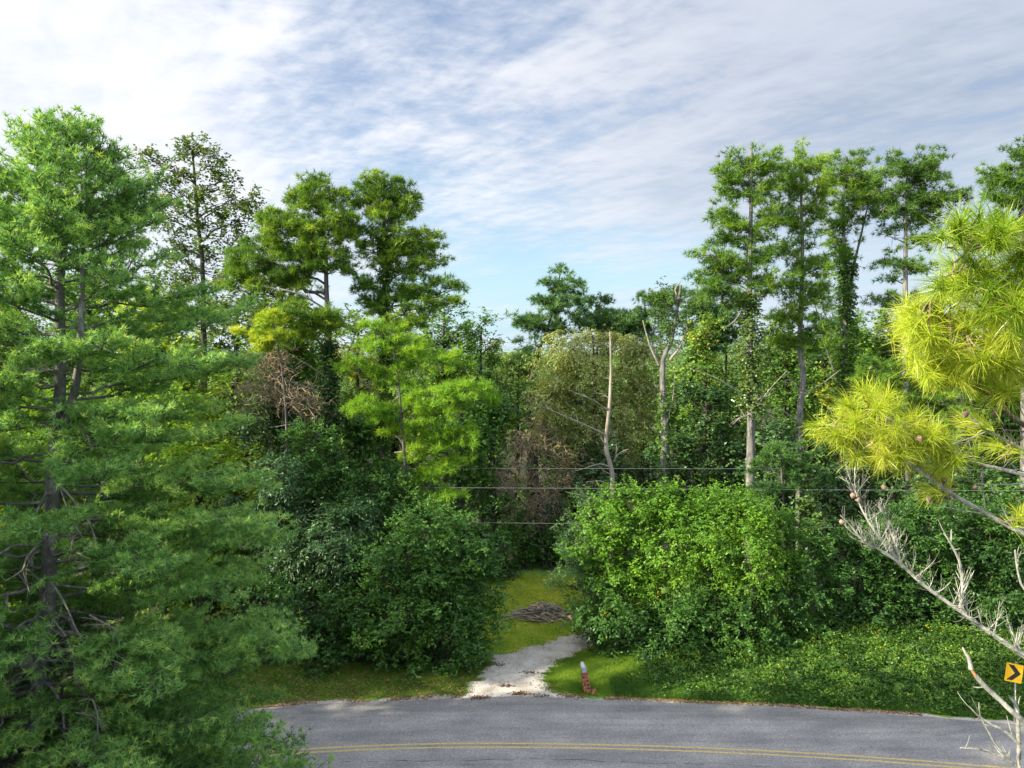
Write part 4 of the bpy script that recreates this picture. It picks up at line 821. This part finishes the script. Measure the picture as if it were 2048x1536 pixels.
# ------------------------------------------------------------------ foreground white pine (left)
def white_pine():
    Y = 16.0
    px = [(140, 262), (138, 340), (134, 450), (128, 560), (124, 700), (116, 850), (108, 950), (100, 1100), (90, 1250), (62, 1536)]
    T = trunk_pts(px, Y); org = T[0] + [0, 0, .1]
    o = thing('white_pine', 'big soft needled pine filling the left foreground, with bare grey lower limbs', 'pine tree', org)
    R = np.interp(T[:, 2], [0, 3, 11, 16, 20.6], [.25, .21, .16, .10, .02])
    tg = Tubes(); tw = Tubes(); tw.add(T, R, 14)
    lead = polyline(np.array([at(u, v, Y + dy) for u, v, dy in [(126, 860, 0), (150, 780, -.15), (160, 690, -.25), (165, 560, -.3), (170, 430, -.3), (182, 290, -.3)]]), .4)
    tw.add(lead, np.linspace(.10, .02, len(lead)), 9)
    prof_v = [225, 260, 300, 345, 400, 470, 560, 600, 700, 800, 900, 1000, 1180, 1300, 1500, 1800]
    prof_u = [165, 205, 240, 300, 345, 350, 400, 470, 480, 480, 515, 520, 570, 560, 590, 600]
    pz = at(np.array(prof_u), np.array(prof_v), Y)
    zs, ls = pz[:, 2], (np.array(prof_u) - np.interp(prof_v, [p[1] for p in px], [p[0] for p in px])) * Y / F
    Lz = lambda z: np.interp(z, zs[::-1], ls[::-1])
    z = T[-1, 2] - .15; az = .4; tips = []; dirs = []; tt = []
    nb = 0
    def tr(z): return np.array([np.interp(z, T[:, 2], T[:, k]) for k in range(3)])
    def branch(p0, az, L, el, curv, bare, tone, r0, lift=0.0):
        n = 10; s = np.linspace(0, 1, n)
        hd = np.array([cos(az), sin(az)]); side = rng.normal() * .12
        r = L * s; zc = np.tan(el) * r + curv * L * s ** 2
        P = np.stack([p0[0] + hd[0] * r - hd[1] * side * L * s ** 2, p0[1] + hd[1] * r + hd[0] * side * L * s ** 2, p0[2] + zc], -1)
        P[1:] += rng.normal(size=(n - 1, 3)) * .018 * L
        tw.add(P, np.linspace(r0, .008, n), 5)
        m = max(5, int(L / .105))
        for k in range(m):
            q = bare + (1 - bare) * (k + rng.uniform(0, 1)) / m; p = np.array([np.interp(q, s, P[:, c]) for c in range(3)])
            i = min(int(q * (n - 1)), n - 2); d = nrm(P[i + 1] - P[i]); sd = nrm(np.cross(d, [0, 0, 1.])) * (1 if k % 2 else -1)
            l2 = (.30 + .62 * (L ** .65) * (1.02 - q) ** .8) * rng.uniform(.55, 1.1)
            a = nrm(d * .75 + sd * rng.uniform(.5, .95) + np.array([0, 0, rng.uniform(-.05, .35)]))
            u = np.linspace(0, 1, 4)[:, None]; Q = p + a * l2 * u + np.array([0, 0, .10]) * l2 * u ** 2
            tg.add(Q, np.linspace(.010, .004, 4), 3)
            nt = max(3, int(l2 / .065)); w = rng.uniform(.18, 1.02, nt)[:, None]
            C = p + a * l2 * w + np.array([0, 0, .1]) * l2 * w ** 2 + rng.normal(size=(nt, 3)) * [.07, .07, .035]
            D = nrm(a * .7 + rng.normal(size=(nt, 3)) * .45 + [0, 0, .35])
            tips.append(C); dirs.append(D); tt.append(np.full(nt, tone) + rng.normal() * .06 + .30 * (w[:, 0] - .6))
    while z > 1.5:
        L = max(.35, Lz(z)); frac = np.clip((T[-1, 2] - z) / 14, 0, 1)
        for k in range(2 if 9 < z < 17 else 3):
            az += 2.4 + rng.uniform(-.35, .35); p0 = tr(z + rng.uniform(-.1, .1))
            toward = -sin(az)                       # 1 = to the camera
            Lk = L * rng.uniform(.72, 1.04) * (1 + .27 * frac); bare = .18
            el = np.interp(frac, [0, .12, .3, .6, 1], [.80, .52, .22, -.04, -.26]) + rng.uniform(-.12, .12)
            curv = np.interp(frac, [0, .3, 1], [0, .02, .14]); kf = rng.uniform(.78, 1.04) * (1 + .10 * frac)
            for _ in range(6): Lk = .5 * Lk + .5 * max(.3, Lz(p0[2] + (math.tan(el) + curv) * Lk)) * kf * (1 - .25 * max(0, toward) * frac)
            vpx = 705 + F * (CAMZ - p0[2]) / Y
            if toward > .25 and (900 < vpx < 1330): 
                bare = .42
                if rng.uniform() < .15: continue
            if toward > .7 and 600 < vpx < 740 and rng.uniform() < .2: continue
            branch(p0, az, Lk, el, curv, bare, rng.uniform(.40, .60), (.012 + .0065 * Lk)); nb += 1
        z -= np.interp(frac, [0, .6, 1], [.20, .25, .20])
    for i in range(3, len(lead), 1):                # side shoots of the second leader
        L = max(.3, .50 * Lz(lead[i][2] + .5)) ; az += 2.4
        branch(lead[i], az, L * rng.uniform(.6, 1), np.interp(lead[i][2], [14, 20], [.2, .8]), 0, .15, .5, .02)
    # the long limb reaching up to the left edge, and top shoots
    for (u0, v0), (u1, v1), dy in (((130, 470), (-10, 325), -.8), ((128, 520), (-60, 400), -.4), ((140, 360), (75, 275), -.3), ((140, 320), (160, 245), .2), ((140, 320), (118, 240), .2), ((165, 420), (245, 300), .1), ((165, 400), (205, 265), -.2), ((165, 470), (300, 350), -.2)):
        a = at(u0, v0, Y); b = at(u1, v1, Y + dy); h = b - a; hl = math.hypot(h[0], h[1])
        branch(a, math.atan2(h[1], h[0]), hl, math.atan2(h[2], hl), 0, .25, .45, .05)
    C = np.concatenate(tips); D = np.concatenate(dirs); t = np.concatenate(tt)
    t = t + rng.normal(size=len(t)) * .12; V, TT = needle_tufts(C, D, 13, .145, .020, .85, t)
    tw.build('trunk', MAT['bark_wp'], o, org); tg.build('twigs', MAT['bark_dark'], o, org)
    link_mesh('crown', V - org, np.arange(len(V)), 3, MAT['wp_needle'], o, TT)
    for pts, r in [([(118, 968), (156, 1011), (179, 1047), (205, 1120)], .05), ([(116, 1029), (138, 1047), (146, 1075), (150, 1100)], .035), ([(120, 975), (140, 1030), (178, 1100), (195, 1150)], .035), ([(85, 1082), (54, 1114), (45, 1140), (9, 1163)], .05),
                   ([(60, 1110), (52, 1150), (60, 1190)], .03), ([(96, 1154), (130, 1207), (156, 1265), (214, 1359)], .05), ([(100, 1230), (138, 1283), (148, 1320), (150, 1368)], .045), ([(150, 1297), (214, 1297), (241, 1315)], .045),
                   ([(152, 1301), (210, 1315), (259, 1335)], .05), ([(179, 1230), (215, 1250), (241, 1261)], .045), ([(156, 1404), (185, 1400), (200, 1450)], .04), ([(150, 1425), (190, 1435), (196, 1470)], .035), ([(115, 740), (70, 745), (20, 775)], .04), ([(140, 690), (180, 685), (225, 705)], .035), ([(40, 1500), (15, 1530), (0, 1560)], .035), ([(0, 1345), (40, 1325), (60, 1320)], .035)]:
        b = Tubes(); dy = np.linspace(-.15, -1.6, len(pts)) if pts[0][0] < 125 else np.linspace(-1.2, -2.0, len(pts))
        r *= .6; ramify(b, polyline(np.array([at(u, v, Y + q) for (u, v), q in zip(pts, dy)]), .15), r, r * .3, 2, .9, 4.0, .55, -.45, 5, .5, -.2); b.build('dead_branch', MAT['wood_dead'], o, org)
    print('white pine tufts', len(C), 'branches', nb)
white_pine()

# ------------------------------------------------------------------ foreground yellow green pine (right)
def near_pine():
    base = at(2330, 900, 5.2); base[2] = 0; org = base
    o = thing('near_pine', 'yellow green long needled pine reaching in from the right, lower branches bare and white', 'pine tree', org)
    T = polyline(np.array([[base[0] + .1, base[1], 0], [base[0], base[1], 6], [base[0] + .1, base[1], 12], [base[0], base[1] + .1, 17], [base[0] - .1, base[1], 20]]), .5)
    tw = Tubes(); tw.add(T, np.linspace(.26, .05, len(T)), 14); tw.build('trunk', MAT['bark_pine'], o, org)
    limbs_ = [([(2330, 1230, 5.2), (2180, 1130, 5.1), (2048, 1068, 5.0), (1960, 1020, 5.0), (1900, 985, 5.0), (1830, 935, 5.0), (1760, 880, 5.0), (1690, 855, 5.0), (1650, 850, 5.0)], .034, 'wood_lichen'),
              ([(2330, 1100, 5.2), (2200, 1000, 5.0), (2048, 950, 4.9), (1950, 925, 4.9), (1880, 890, 4.9), (1800, 850, 4.9), (1740, 815, 4.9)], .030, 'wood_lichen'),
              ([(2330, 1000, 5.2), (2180, 900, 4.6), (2048, 850, 4.4), (1980, 790, 4.3), (1900, 740, 4.3), (1830, 690, 4.3), (1800, 655, 4.3)], .034, 'twig_live'),
              ([(2330, 900, 5.2), (2200, 820, 4.5), (2060, 740, 4.2), (1970, 690, 4.1), (1900, 640, 4.1), (1860, 600, 4.1)], .034, 'twig_live'),
              ([(2330, 850, 5.2), (2200, 760, 4.4), (2080, 660, 4.0), (2000, 590, 3.9), (1950, 530, 3.9), (1920, 480, 3.9)], .034, 'twig_live'),
              ([(2330, 760, 5.2), (2220, 660, 4.4), (2130, 560, 4.0), (2060, 500, 3.9), (2020, 460, 3.9)], .034, 'twig_live'),
              ([(2330, 1010, 5.2), (2200, 980, 4.9), (2048, 900, 4.6), (1960, 850, 4.6), (1930, 820, 4.6)], .026, 'wood_lichen')]
    segs = []
    for pts, r, mt in limbs_:
        P = polyline(np.array([at(u, v, d) for u, v, d in pts]), .06); segs.append(P)
        b = Tubes(); ramify(b, P, r, r * .2, 2, .9, 7, .42, .35, 6, .5, .25, .3); b.build('branch', MAT[mt], o, org)
    S = np.concatenate(segs)
    regions = [(1950, 480, 80, 46, 3.8, 16), (1915, 465, 36, 22, 3.8, 6), (2035, 490, 40, 60, 3.8, 10), (1990, 570, 110, 50, 3.9, 28), (1880, 640, 66, 40, 4.1, 18), (1960, 670, 100, 50, 4.1, 34), (1840, 690, 46, 34, 4.2, 14), (2030, 690, 40, 50, 4.0, 14),
               (1830, 640, 36, 22, 4.2, 9), (1960, 745, 90, 36, 4.2, 22), (1880, 740, 50, 28, 4.3, 12), (2025, 610, 46, 60, 3.8, 16), (1900, 560, 40, 40, 4.0, 9), (2030, 770, 30, 26, 4.2, 6), (1850, 745, 24, 16, 4.3, 5),
               (1735, 805, 50, 22, 4.9, 11), (1650, 862, 24, 20, 5.0, 5), (1700, 838, 34, 20, 5, 6), (1780, 850, 70, 30, 4.9, 20), (1830, 895, 66, 34, 5.0, 22), (1890, 880, 46, 20, 4.9, 9), (1700, 885, 24, 14, 5, 4), (1765, 925, 46, 22, 5.0, 9), (1850, 945, 46, 16, 5, 7),
               (1720, 900, 26, 20, 5, 4), (1935, 915, 22, 18, 4.8, 3), (2044, 1035, 12, 12, 4.8, 2), (1860, 985, 16, 10, 5, 2), (1930, 840, 30, 16, 4.6, 4), (2000, 880, 30, 16, 4.7, 2)]
    tw = Tubes(); C = []; D = []; Tn = []; Ln = []
    for u, v, ru, rv, d, n in regions:
        n = max(2, int(n * .85)); ru *= 1.12; rv *= 1.12
        a = rng.uniform(0, 2 * pi, n); q = np.sqrt(rng.uniform(0, 1, n)); p = at(u + ru * q * np.cos(a), v + rv * q * np.sin(a), d + rng.uniform(-.35, .35, n) * (1 if n > 5 else .4))
        for c in p:
            dd = np.linalg.norm(S - c, axis=1) + .6 * np.maximum(0, c[0] - S[:, 0]); s = S[np.argmin(dd)]
            s2 = s + (c - s) * rng.uniform(0, .1); Q = curve(s2, c, -.06, 6, .03); tw.add(Q, np.linspace(.007, .004, 6), 5)
            dv = nrm(Q[-1] - Q[-2]); C.append(c); D.append(nrm(dv * .7 + [-.35, -.15, .40] + rng.normal(size=3) * .25)); g = .16 if (u > 1900 and v < 620) or (u, v) == (1935, 915) else .52
            g = g + (.12 if v > 900 else 0)
            Tn.append(g + rng.normal() * .10); Ln.append(1)
            for k in range(1 if rng.uniform() < .5 else 0):                     # older needles just below the tip
                w = .25 + .35 * k; C.append(c - dv * .05 * (k + 1) + rng.normal(size=3) * .01); D.append(nrm(dv + rng.normal(size=3) * .4)); Tn.append(g + .1 + rng.normal() * .1)
    tw.build('twig_cluster', MAT['twig_live'], o, org)
    C = np.array(C); D = np.array(D); t = np.array(Tn)
    # bent needles: two segments each
    N = len(C); n = 72; d = nrm(D[:, None] * .80 + rng.normal(size=(N, n, 3)) * .48); s = nrm(np.cross(d, rng.normal(size=(N, n, 3))))
    L = .165 * rng.uniform(.65, 1.15, (N, n, 1)); c = C[:, None] + D[:, None] * rng.uniform(-.13, .03, (N, n, 1)); W = .0027
    mid = c + d * L * .55; e = mid + nrm(d + np.array([0, 0, -.24]) + rng.normal(size=d.shape) * .12) * L * .45
    V = np.stack([c - s * W / 2, c + s * W / 2, mid + s * W / 2, mid - s * W / 2, e], 2).reshape(-1, 3); m = N * n
    b = np.arange(m)[:, None] * 5
    f = np.concatenate([b + [0, 1, 2], b + [0, 2, 3], b + [3, 2, 4]], 1).reshape(-1, 3)
    tt = np.clip(t[:, None] + rng.normal(size=(N, n)) * .13 + (rng.uniform(size=(N, n)) < .04) * .4, 0, 1)[..., None] + np.array([-.12, -.12, 0, 0, .12]); tt = np.clip(tt, 0, 1).ravel()
    link_mesh('needles', V - org, f, 3, MAT['near_needle'], o, tt)
    # bare dead branches
    for pts, r, dens, l, dep, mt in [
        ([(2330, 1560, 5.2), (2200, 1420, 5.0), (2048, 1312, 4.8), (1980, 1265, 4.8), (1920, 1222, 4.8), (1850, 1172, 4.8), (1800, 1125, 4.8), (1755, 1070, 4.8), (1722, 1015, 4.8), (1706, 968, 4.8)], .036, 24, .27, 2, 'wood_lichen'),
        ([(1815, 1140, 4.8), (1770, 1105, 4.75), (1730, 1085, 4.7), (1700, 1050, 4.7), (1680, 1030, 4.7)], .011, 34, .17, 2, 'wood_lichen'),
        ([(1920, 1222, 4.8), (1925, 1170, 4.8), (1918, 1120, 4.8), (1900, 1085, 4.8), (1890, 1068, 4.8)], .014, 30, .20, 1, 'wood_lichen'),
        ([(1800, 1125, 4.8), (1790, 1085, 4.85), (1772, 1040, 4.9), (1760, 1010, 4.9)], .010, 34, .16, 2, 'wood_lichen'),
        ([(2330, 1680, 5.2), (2150, 1500, 4.6), (2048, 1442, 4.4), (2000, 1400, 4.4), (1972, 1375, 4.4), (1950, 1350, 4.4)], .032, 3, .12, 1, 'wood_lichen'),
        ([(1960, 1361, 4.4), (1950, 1350, 4.4), (1940, 1335, 4.4)], .0165, 0, .1, 0, 'wood_orange'),
        ([(1942, 1338, 4.4), (1938, 1318, 4.4), (1930, 1304, 4.4), (1925, 1295, 4.4)], .015, 2, .06, 1, 'wood_lichen'),
        ([(2150, 1650, 4.6), (2048, 1556, 4.5), (2038, 1500, 4.5), (2036, 1450, 4.5), (2034, 1415, 4.5), (2020, 1395, 4.5)], .026, 5, .18, 1, 'wood_lichen'),
        ([(2150, 1620, 4.6), (2030, 1530, 4.5), (1990, 1508, 4.5), (1955, 1498, 4.5), (1920, 1496, 4.5)], .016, 9, .14, 1, 'wood_lichen'),
        ([(2040, 1490, 4.5), (2010, 1462, 4.5), (1985, 1450, 4.5), (1955, 1430, 4.5), (1938, 1412, 4.5)], .012, 8, .18, 1, 'wood_lichen'),
        ([(2060, 1560, 4.5), (2000, 1500, 4.5), (1975, 1460, 4.5), (1960, 1430, 4.5), (1958, 1405, 4.5)], .010, 8, .16, 1, 'wood_lichen'),
        ([(2200, 1290, 5.0), (2100, 1210, 4.9), (2050, 1180, 4.9), (2035, 1140, 4.9), (2030, 1100, 4.9)], .016, 9, .18, 1, 'wood_lichen')]:
        b = Tubes(); ramify(b, polyline(np.array([at(u, v, d) for u, v, d in pts]), .05), r, max(.004, r * .16) if r > .022 and mt != 'wood_orange' and pts[-1][1] != 1350 and dep > 1 else r * (.35 if r < .018 or dep == 1 and r < .03 else .5), dep, .8, dens, l, .55, 6, .5, .6, .30 if r > .03 else .45)
        b.build('dead_branch', MAT[mt], o, org)
    # cones
    def cone(p, r):
        tb = Tubes(); n = 7; q = np.linspace(0, 1, n); ax = nrm(np.array([rng.normal() * .5, rng.normal() * .5, -1.])); P = p + ax * (q[:, None] - .5) * r * 2.6
        tb.add(P, r * np.array([.25, .8, 1, .95, .75, .45, .05]), 9); tb.build('cone', MAT['cone'], o, org)
    for u, v, d in [(1706, 992, 4.75), (1716, 1000, 4.75), (1684, 1045, 4.7), (1768, 975, 4.9), (1840, 878, 4.6), (1930, 830, 4.5), (1888, 962, 4.9), (1858, 1000, 4.95), (1950, 975, 4.9), (1775, 900, 4.8), (1990, 830, 4.4)]:
        cone(at(u, v, d), .020)
near_pine()

# ------------------------------------------------------------------ power lines
wm = plainmat('wire_grey', (.16, .16, .17), .7, 0, .1)
for lb, (vl, vm, vr), Y, r in (('top overhead wire crossing in front of the woods', (936, 937, 939), 38.5, .010), ('middle overhead wire crossing in front of the woods', (970, 976, 981), 37.5, .012), ('lowest overhead wire, just above the yard shrubs', (1040, 1046, 1056), 37.8, .011)):
    P = np.array([at(u, v, Y) for u, v in ((-400, vl - 14), (200, vl + (vm - vl) * .2), (1024, vm), (1700, vr - 1), (2500, vr + 2))]); P = polyline(P, 1.5)
    tb = Tubes(); tb.add(P, r, 5); tag(tb.build('overhead_wire', wm, None), lb, 'power line', 'overhead wires strung along the road')

# ------------------------------------------------------------------ box helper, mailbox, sign, brush pile
class Boxes:
    def __init__(s): s.V = []; s.F = []; s.n = 0
    def add(s, c, d, rot=0.0, tilt=0.0, bev=.0):
        x = np.array([-1, 1, 1, -1, -1, 1, 1, -1]) * d[0] / 2; y = np.array([-1, -1, 1, 1, -1, -1, 1, 1]) * d[1] / 2; z = np.array([-1, -1, -1, -1, 1, 1, 1, 1]) * d[2] / 2
        x, z = x * cos(tilt) + z * sin(tilt), -x * sin(tilt) + z * cos(tilt)
        X = x * cos(rot) - y * sin(rot); Yy = x * sin(rot) + y * cos(rot)
        s.V.append(np.stack([X, Yy, z], -1) + np.asarray(c)); f = np.array([[0, 3, 2, 1], [4, 5, 6, 7], [0, 1, 5, 4], [1, 2, 6, 5], [2, 3, 7, 6], [3, 0, 4, 7]]) + s.n
        s.F.append(f); s.n += 8
    def build(s, name, mat, parent, org=(0, 0, 0), bevel=0.0):
        o = link_mesh(name, np.concatenate(s.V) - np.asarray(org), np.concatenate(s.F), 4, mat, parent)
        if bevel: m = o.modifiers.new('bevel', 'BEVEL'); m.width = bevel; m.segments = 2
        return o
def mailbox():
    g = gp(1174, 1383); org = np.array([g[0], g[1], terrain(*g)]); o = thing('mailbox', 'grey metal mailbox on a slightly leaning stack of red hollow bricks by the drive', 'mailbox', org)
    brick = plainmat('red_brick', (.30, .115, .055), .9, 0, .35, 9); hole_shade = plainmat('brick_hole_shade', (.015, .012, .01), .95)
    b = Boxes(); hl = Boxes(); z = .0; lean = -.028
    for k in range(6):
        h = .165; w = .29 if k < 5 else .28; cx = lean * k + rng.uniform(-.02, .02); rt = rng.uniform(-.10, .10)
        b.add(org + [cx, 0, z + h / 2], (w, .38, h - .012), rt, rng.uniform(-.04, .04))
        for q in ((-1,), (1,), (-1, 1), (1,), (-1,), ())[k]:
            h1 = Boxes(); h1.add(org + [cx + q * .07 * cos(rt), -.191 + q * .07 * sin(rt), z + h / 2], (.06, .02, .06), rt); h1.build('hollow_shade_plate', hole_shade, o, org)  # dark plates stand in for the shade inside the hollow bricks
        z += h
    for dx, dy, r2 in ((.30, -.02, .5), (.24, -.25, 1.2)): b.add(org + [dx, dy, .05], (.22, .12, .10), r2, .2)
    b.build('brick_post', brick, o, org, .008); pass
    metal = plainmat('mailbox_metal', (.50, .56, .60), .45, .3, .08, 12)
    n = 12; a = np.linspace(0, pi, n); prof = np.concatenate([[[-.095, 0]], np.stack([-np.cos(a) * .095, .13 + np.sin(a) * .095], -1), [[.095, 0]]])
    c = org + [lean * 6, 0, z]; yaw = .06
    def loft(y0, y1, sc=1.0):
        V = []
        for y in (y0, y1):
            for x, zz in prof * sc: V.append([c[0] + x * cos(yaw) - y * sin(yaw), c[1] + x * sin(yaw) + y * cos(yaw), c[2] + zz])
        return np.array(V)
    m = len(prof); V = loft(-.27, .27); F4 = [[i, (i + 1) % m, m + (i + 1) % m, m + i] for i in range(m)]
    box = link_mesh('box', V - org, np.array(F4), 4, metal, o, None, False)
    door = loft(-.285, -.262, 1.04); me = bpy.data.meshes.new('door'); me.from_pydata((door - org).tolist(), [], F4 + [list(range(m))[::-1], list(range(m, 2 * m))]); me.materials.append(plainmat('mailbox_door', (.36, .42, .47), .5, .2, .1, 12)); d = bpy.data.objects.new('door', me); col.objects.link(d); d.parent = o
    bk = loft(.262, .275, 1.01); me = bpy.data.meshes.new('back_panel'); me.from_pydata((bk - org).tolist(), [], F4 + [list(range(m))[::-1], list(range(m, 2 * m))]); me.materials.append(metal); d2 = bpy.data.objects.new('back_panel', me); col.objects.link(d2); d2.parent = o
    lt = Boxes(); lt.add(c + [0, -.292, .19], (.03, .02, .025)); lt.build('latch', metal, d, org); d.children[0].parent = d
    fl = Boxes(); fl.add(c + [.108, -.05, .14], (.010, .22, .035)); fl.build('flag', plainmat('flag_grey', (.22, .24, .26), .6), o, org)
mailbox()
def chevron_sign():
    Y = 27.0; c = at(2028, 1346, Y); org = np.array([c[0] + .12, Y + .06, terrain(c[0], Y)]); o = thing('chevron_sign', 'yellow curve warning sign with a black chevron pointing right on a grey post', 'road sign', org)
    yaw = -.28; tilt = radians(8)
    ax = np.array([cos(yaw), sin(yaw), -.10]); ax = nrm(ax); n = nrm(np.array([sin(yaw), -cos(yaw), 0])); up = nrm(np.cross(ax, -n)); up = up if up[2] > 0 else -up
    W, H = .60, .76
    def plate(pts, off, th, name, mat, rnd=False):
        P = [c + ax * x * W / 2 + up * y * H / 2 + n * off for x, y in pts]; Q = [p - n * th for p in P]; k = len(P)
        F_ = [list(range(k)), list(range(k, 2 * k))[::-1]] + [[i, i + k, (i + 1) % k + k, (i + 1) % k] for i in range(k)]
        me = bpy.data.meshes.new(name); me.from_pydata([list(p - org) for p in P + Q], [], F_); me.materials.append(mat); me.update(); x = bpy.data.objects.new(name, me); col.objects.link(x); x.parent = o; return x
    def rr(s, r=.12):
        out = []
        for cx, cy, a0 in ((1, 1, 0), (-1, 1, 90), (-1, -1, 180), (1, -1, 270)):
            for k in range(5): a = radians(a0 + k * 22.5); out.append(((cx * (s - r) + r * cos(a)), cy * (s - r * .8) + r * .8 * sin(a)))
        return out
    yel = plainmat('sign_yellow', (.82, .46, .01), .4, 0, .03); blk = plainmat('sign_black', (.015, .015, .016), .5); edge = plainmat('sign_back', (.42, .43, .44), .4, .6)
    plate(rr(1.0), 0, .004, 'board', yel)
    plate([(-.78, .84), (-.12, .84), (.80, 0), (-.12, -.84), (-.78, -.84), (.10, 0)], .004, .003, 'chevron_arrow', blk)
    st = [(.985, .99), (-.985, .99), (-.985, -.99), (.985, -.99)]
    tb = Tubes(); pt = np.array([org + [0, 0, -.1], org + [0.0, 0, 1], np.array([org[0] - .02, org[1], c[2] + .42])]); tb.add(pt, .032, 6); tb.build('post', edge, o, org)
    bb = Boxes(); 
    for q in (-.2, .2): bb.add(c + up * q - n * .03, (.03, .05, .03))
    bb.build('bolt', edge, o, org)
chevron_sign()
def brush():
    g = gp(1085, 1236); Y0 = g[1]; org = np.array([g[0], g[1], 0.]); pile = thing('brush_pile', 'heap of grey brown cut branches lying in the yard', 'brush pile', org)
    tb = Tubes(); t2 = Tubes()
    for k in range(190):
        x = rng.normal() * .60; y = rng.normal() * .35; h = max(.05, .85 * math.exp(-(x * x) / .9 - y * y / .5)) * rng.uniform(.1, 1)
        a = rng.normal() * .45 + (pi if rng.uniform() < .5 else 0); l = rng.uniform(.5, 1.6); d = np.array([cos(a), sin(a) * .8, rng.normal() * .16]); p = org + [x, y, h + .03]
        (tb if k % 3 else t2).add(curve(p - d * l / 2, p + d * l / 2, rng.uniform(-.05, .1), 5, .04), np.linspace(rng.uniform(.02, .07), .012, 5), 5)
    tb.build('branches', MAT['wood_bare'], pile, org); t2.build('twigs', MAT['twig_brown'], pile, org)
    for lb, a, b, r in (('pale peeled log lying left of the brush pile', (1022, 1231), (1062, 1229), .10), ('short pale log end in front of the brush pile', (1108, 1237), (1122, 1237), .09), ('small pale log at the right foot of the brush pile', (1126, 1240), (1133, 1240), .07), ('thin grey pole lying across the front of the brush pile', (1050, 1226), (1098, 1228), .05)):
        A = gp(*a); B = gp(*b); t = Tubes(); P = curve([A[0], A[1], r], [B[0], B[1], r], .01, 7, .015); og = P[0].copy(); og[2] = 0
        t.add(P, r * np.array([.02, .9, 1, 1, .95, .85, .02]), 8); P[0] += 0; q = t.build('log', MAT['wood_bare'], None, og); q.location = og; tag(q, lb, 'log')
brush()
# unseen trees added left of and behind the camera to shade the road
for k, (x, y, h) in enumerate(((-18, 6, 20), (-18, 17.5, 16), (-15, 10, 19), (-22, 12, 20), (-13, -2, 19), (-6, -8, 20), (-27, -3, 21), (3, -12, 19), (-25, 18, 19), (-19, 14, 20), (-23, 7, 23), (-29, 11, 25), (-31, 5, 25), (-36, 8, 26), (-24, 1, 22), (-34, -2, 24), (-29, 21, 22), (-27, 30, 19), (-36, 26, 24), (-34, 14, 22), (-37, 36, 24), (-45, 44, 24))):
    yy = y; y = max(y, 6); T0 = np.array([x, y, h]); u = lambda X: 1024 + X / y * F; v = lambda Z: HORIZON + (CAMZ - Z) / y * F
    bl = []
    for q in range(13):
        f = q / 12; w = 3.6 * math.sin(pi * min(1, f * .8 + .22)); bl.append((u(x + rng.uniform(-.5, .5) * w), v(h * (.16 + .80 * f)), w * .55 * F / y, 1.5 * F / y))
    tree('unseen_shade_tree', 'unseen leafy tree added for shade, number %s of the row left of the camera' % ('one two three four five six seven eight nine ten eleven twelve thirteen fourteen fifteen sixteen seventeen eighteen nineteen twenty twentyone twentytwo twentythree'.split()[k]), 'tree', [(u(x), v(h - 1)), (u(x + .3), v(h * .5)), (u(x), v(1))], y, .25, bl, mat='leaf_mid', rc=.9, dens=2.8, L=.42, W=.30, k=8, m=6, ntw=3).location.y += yy - y
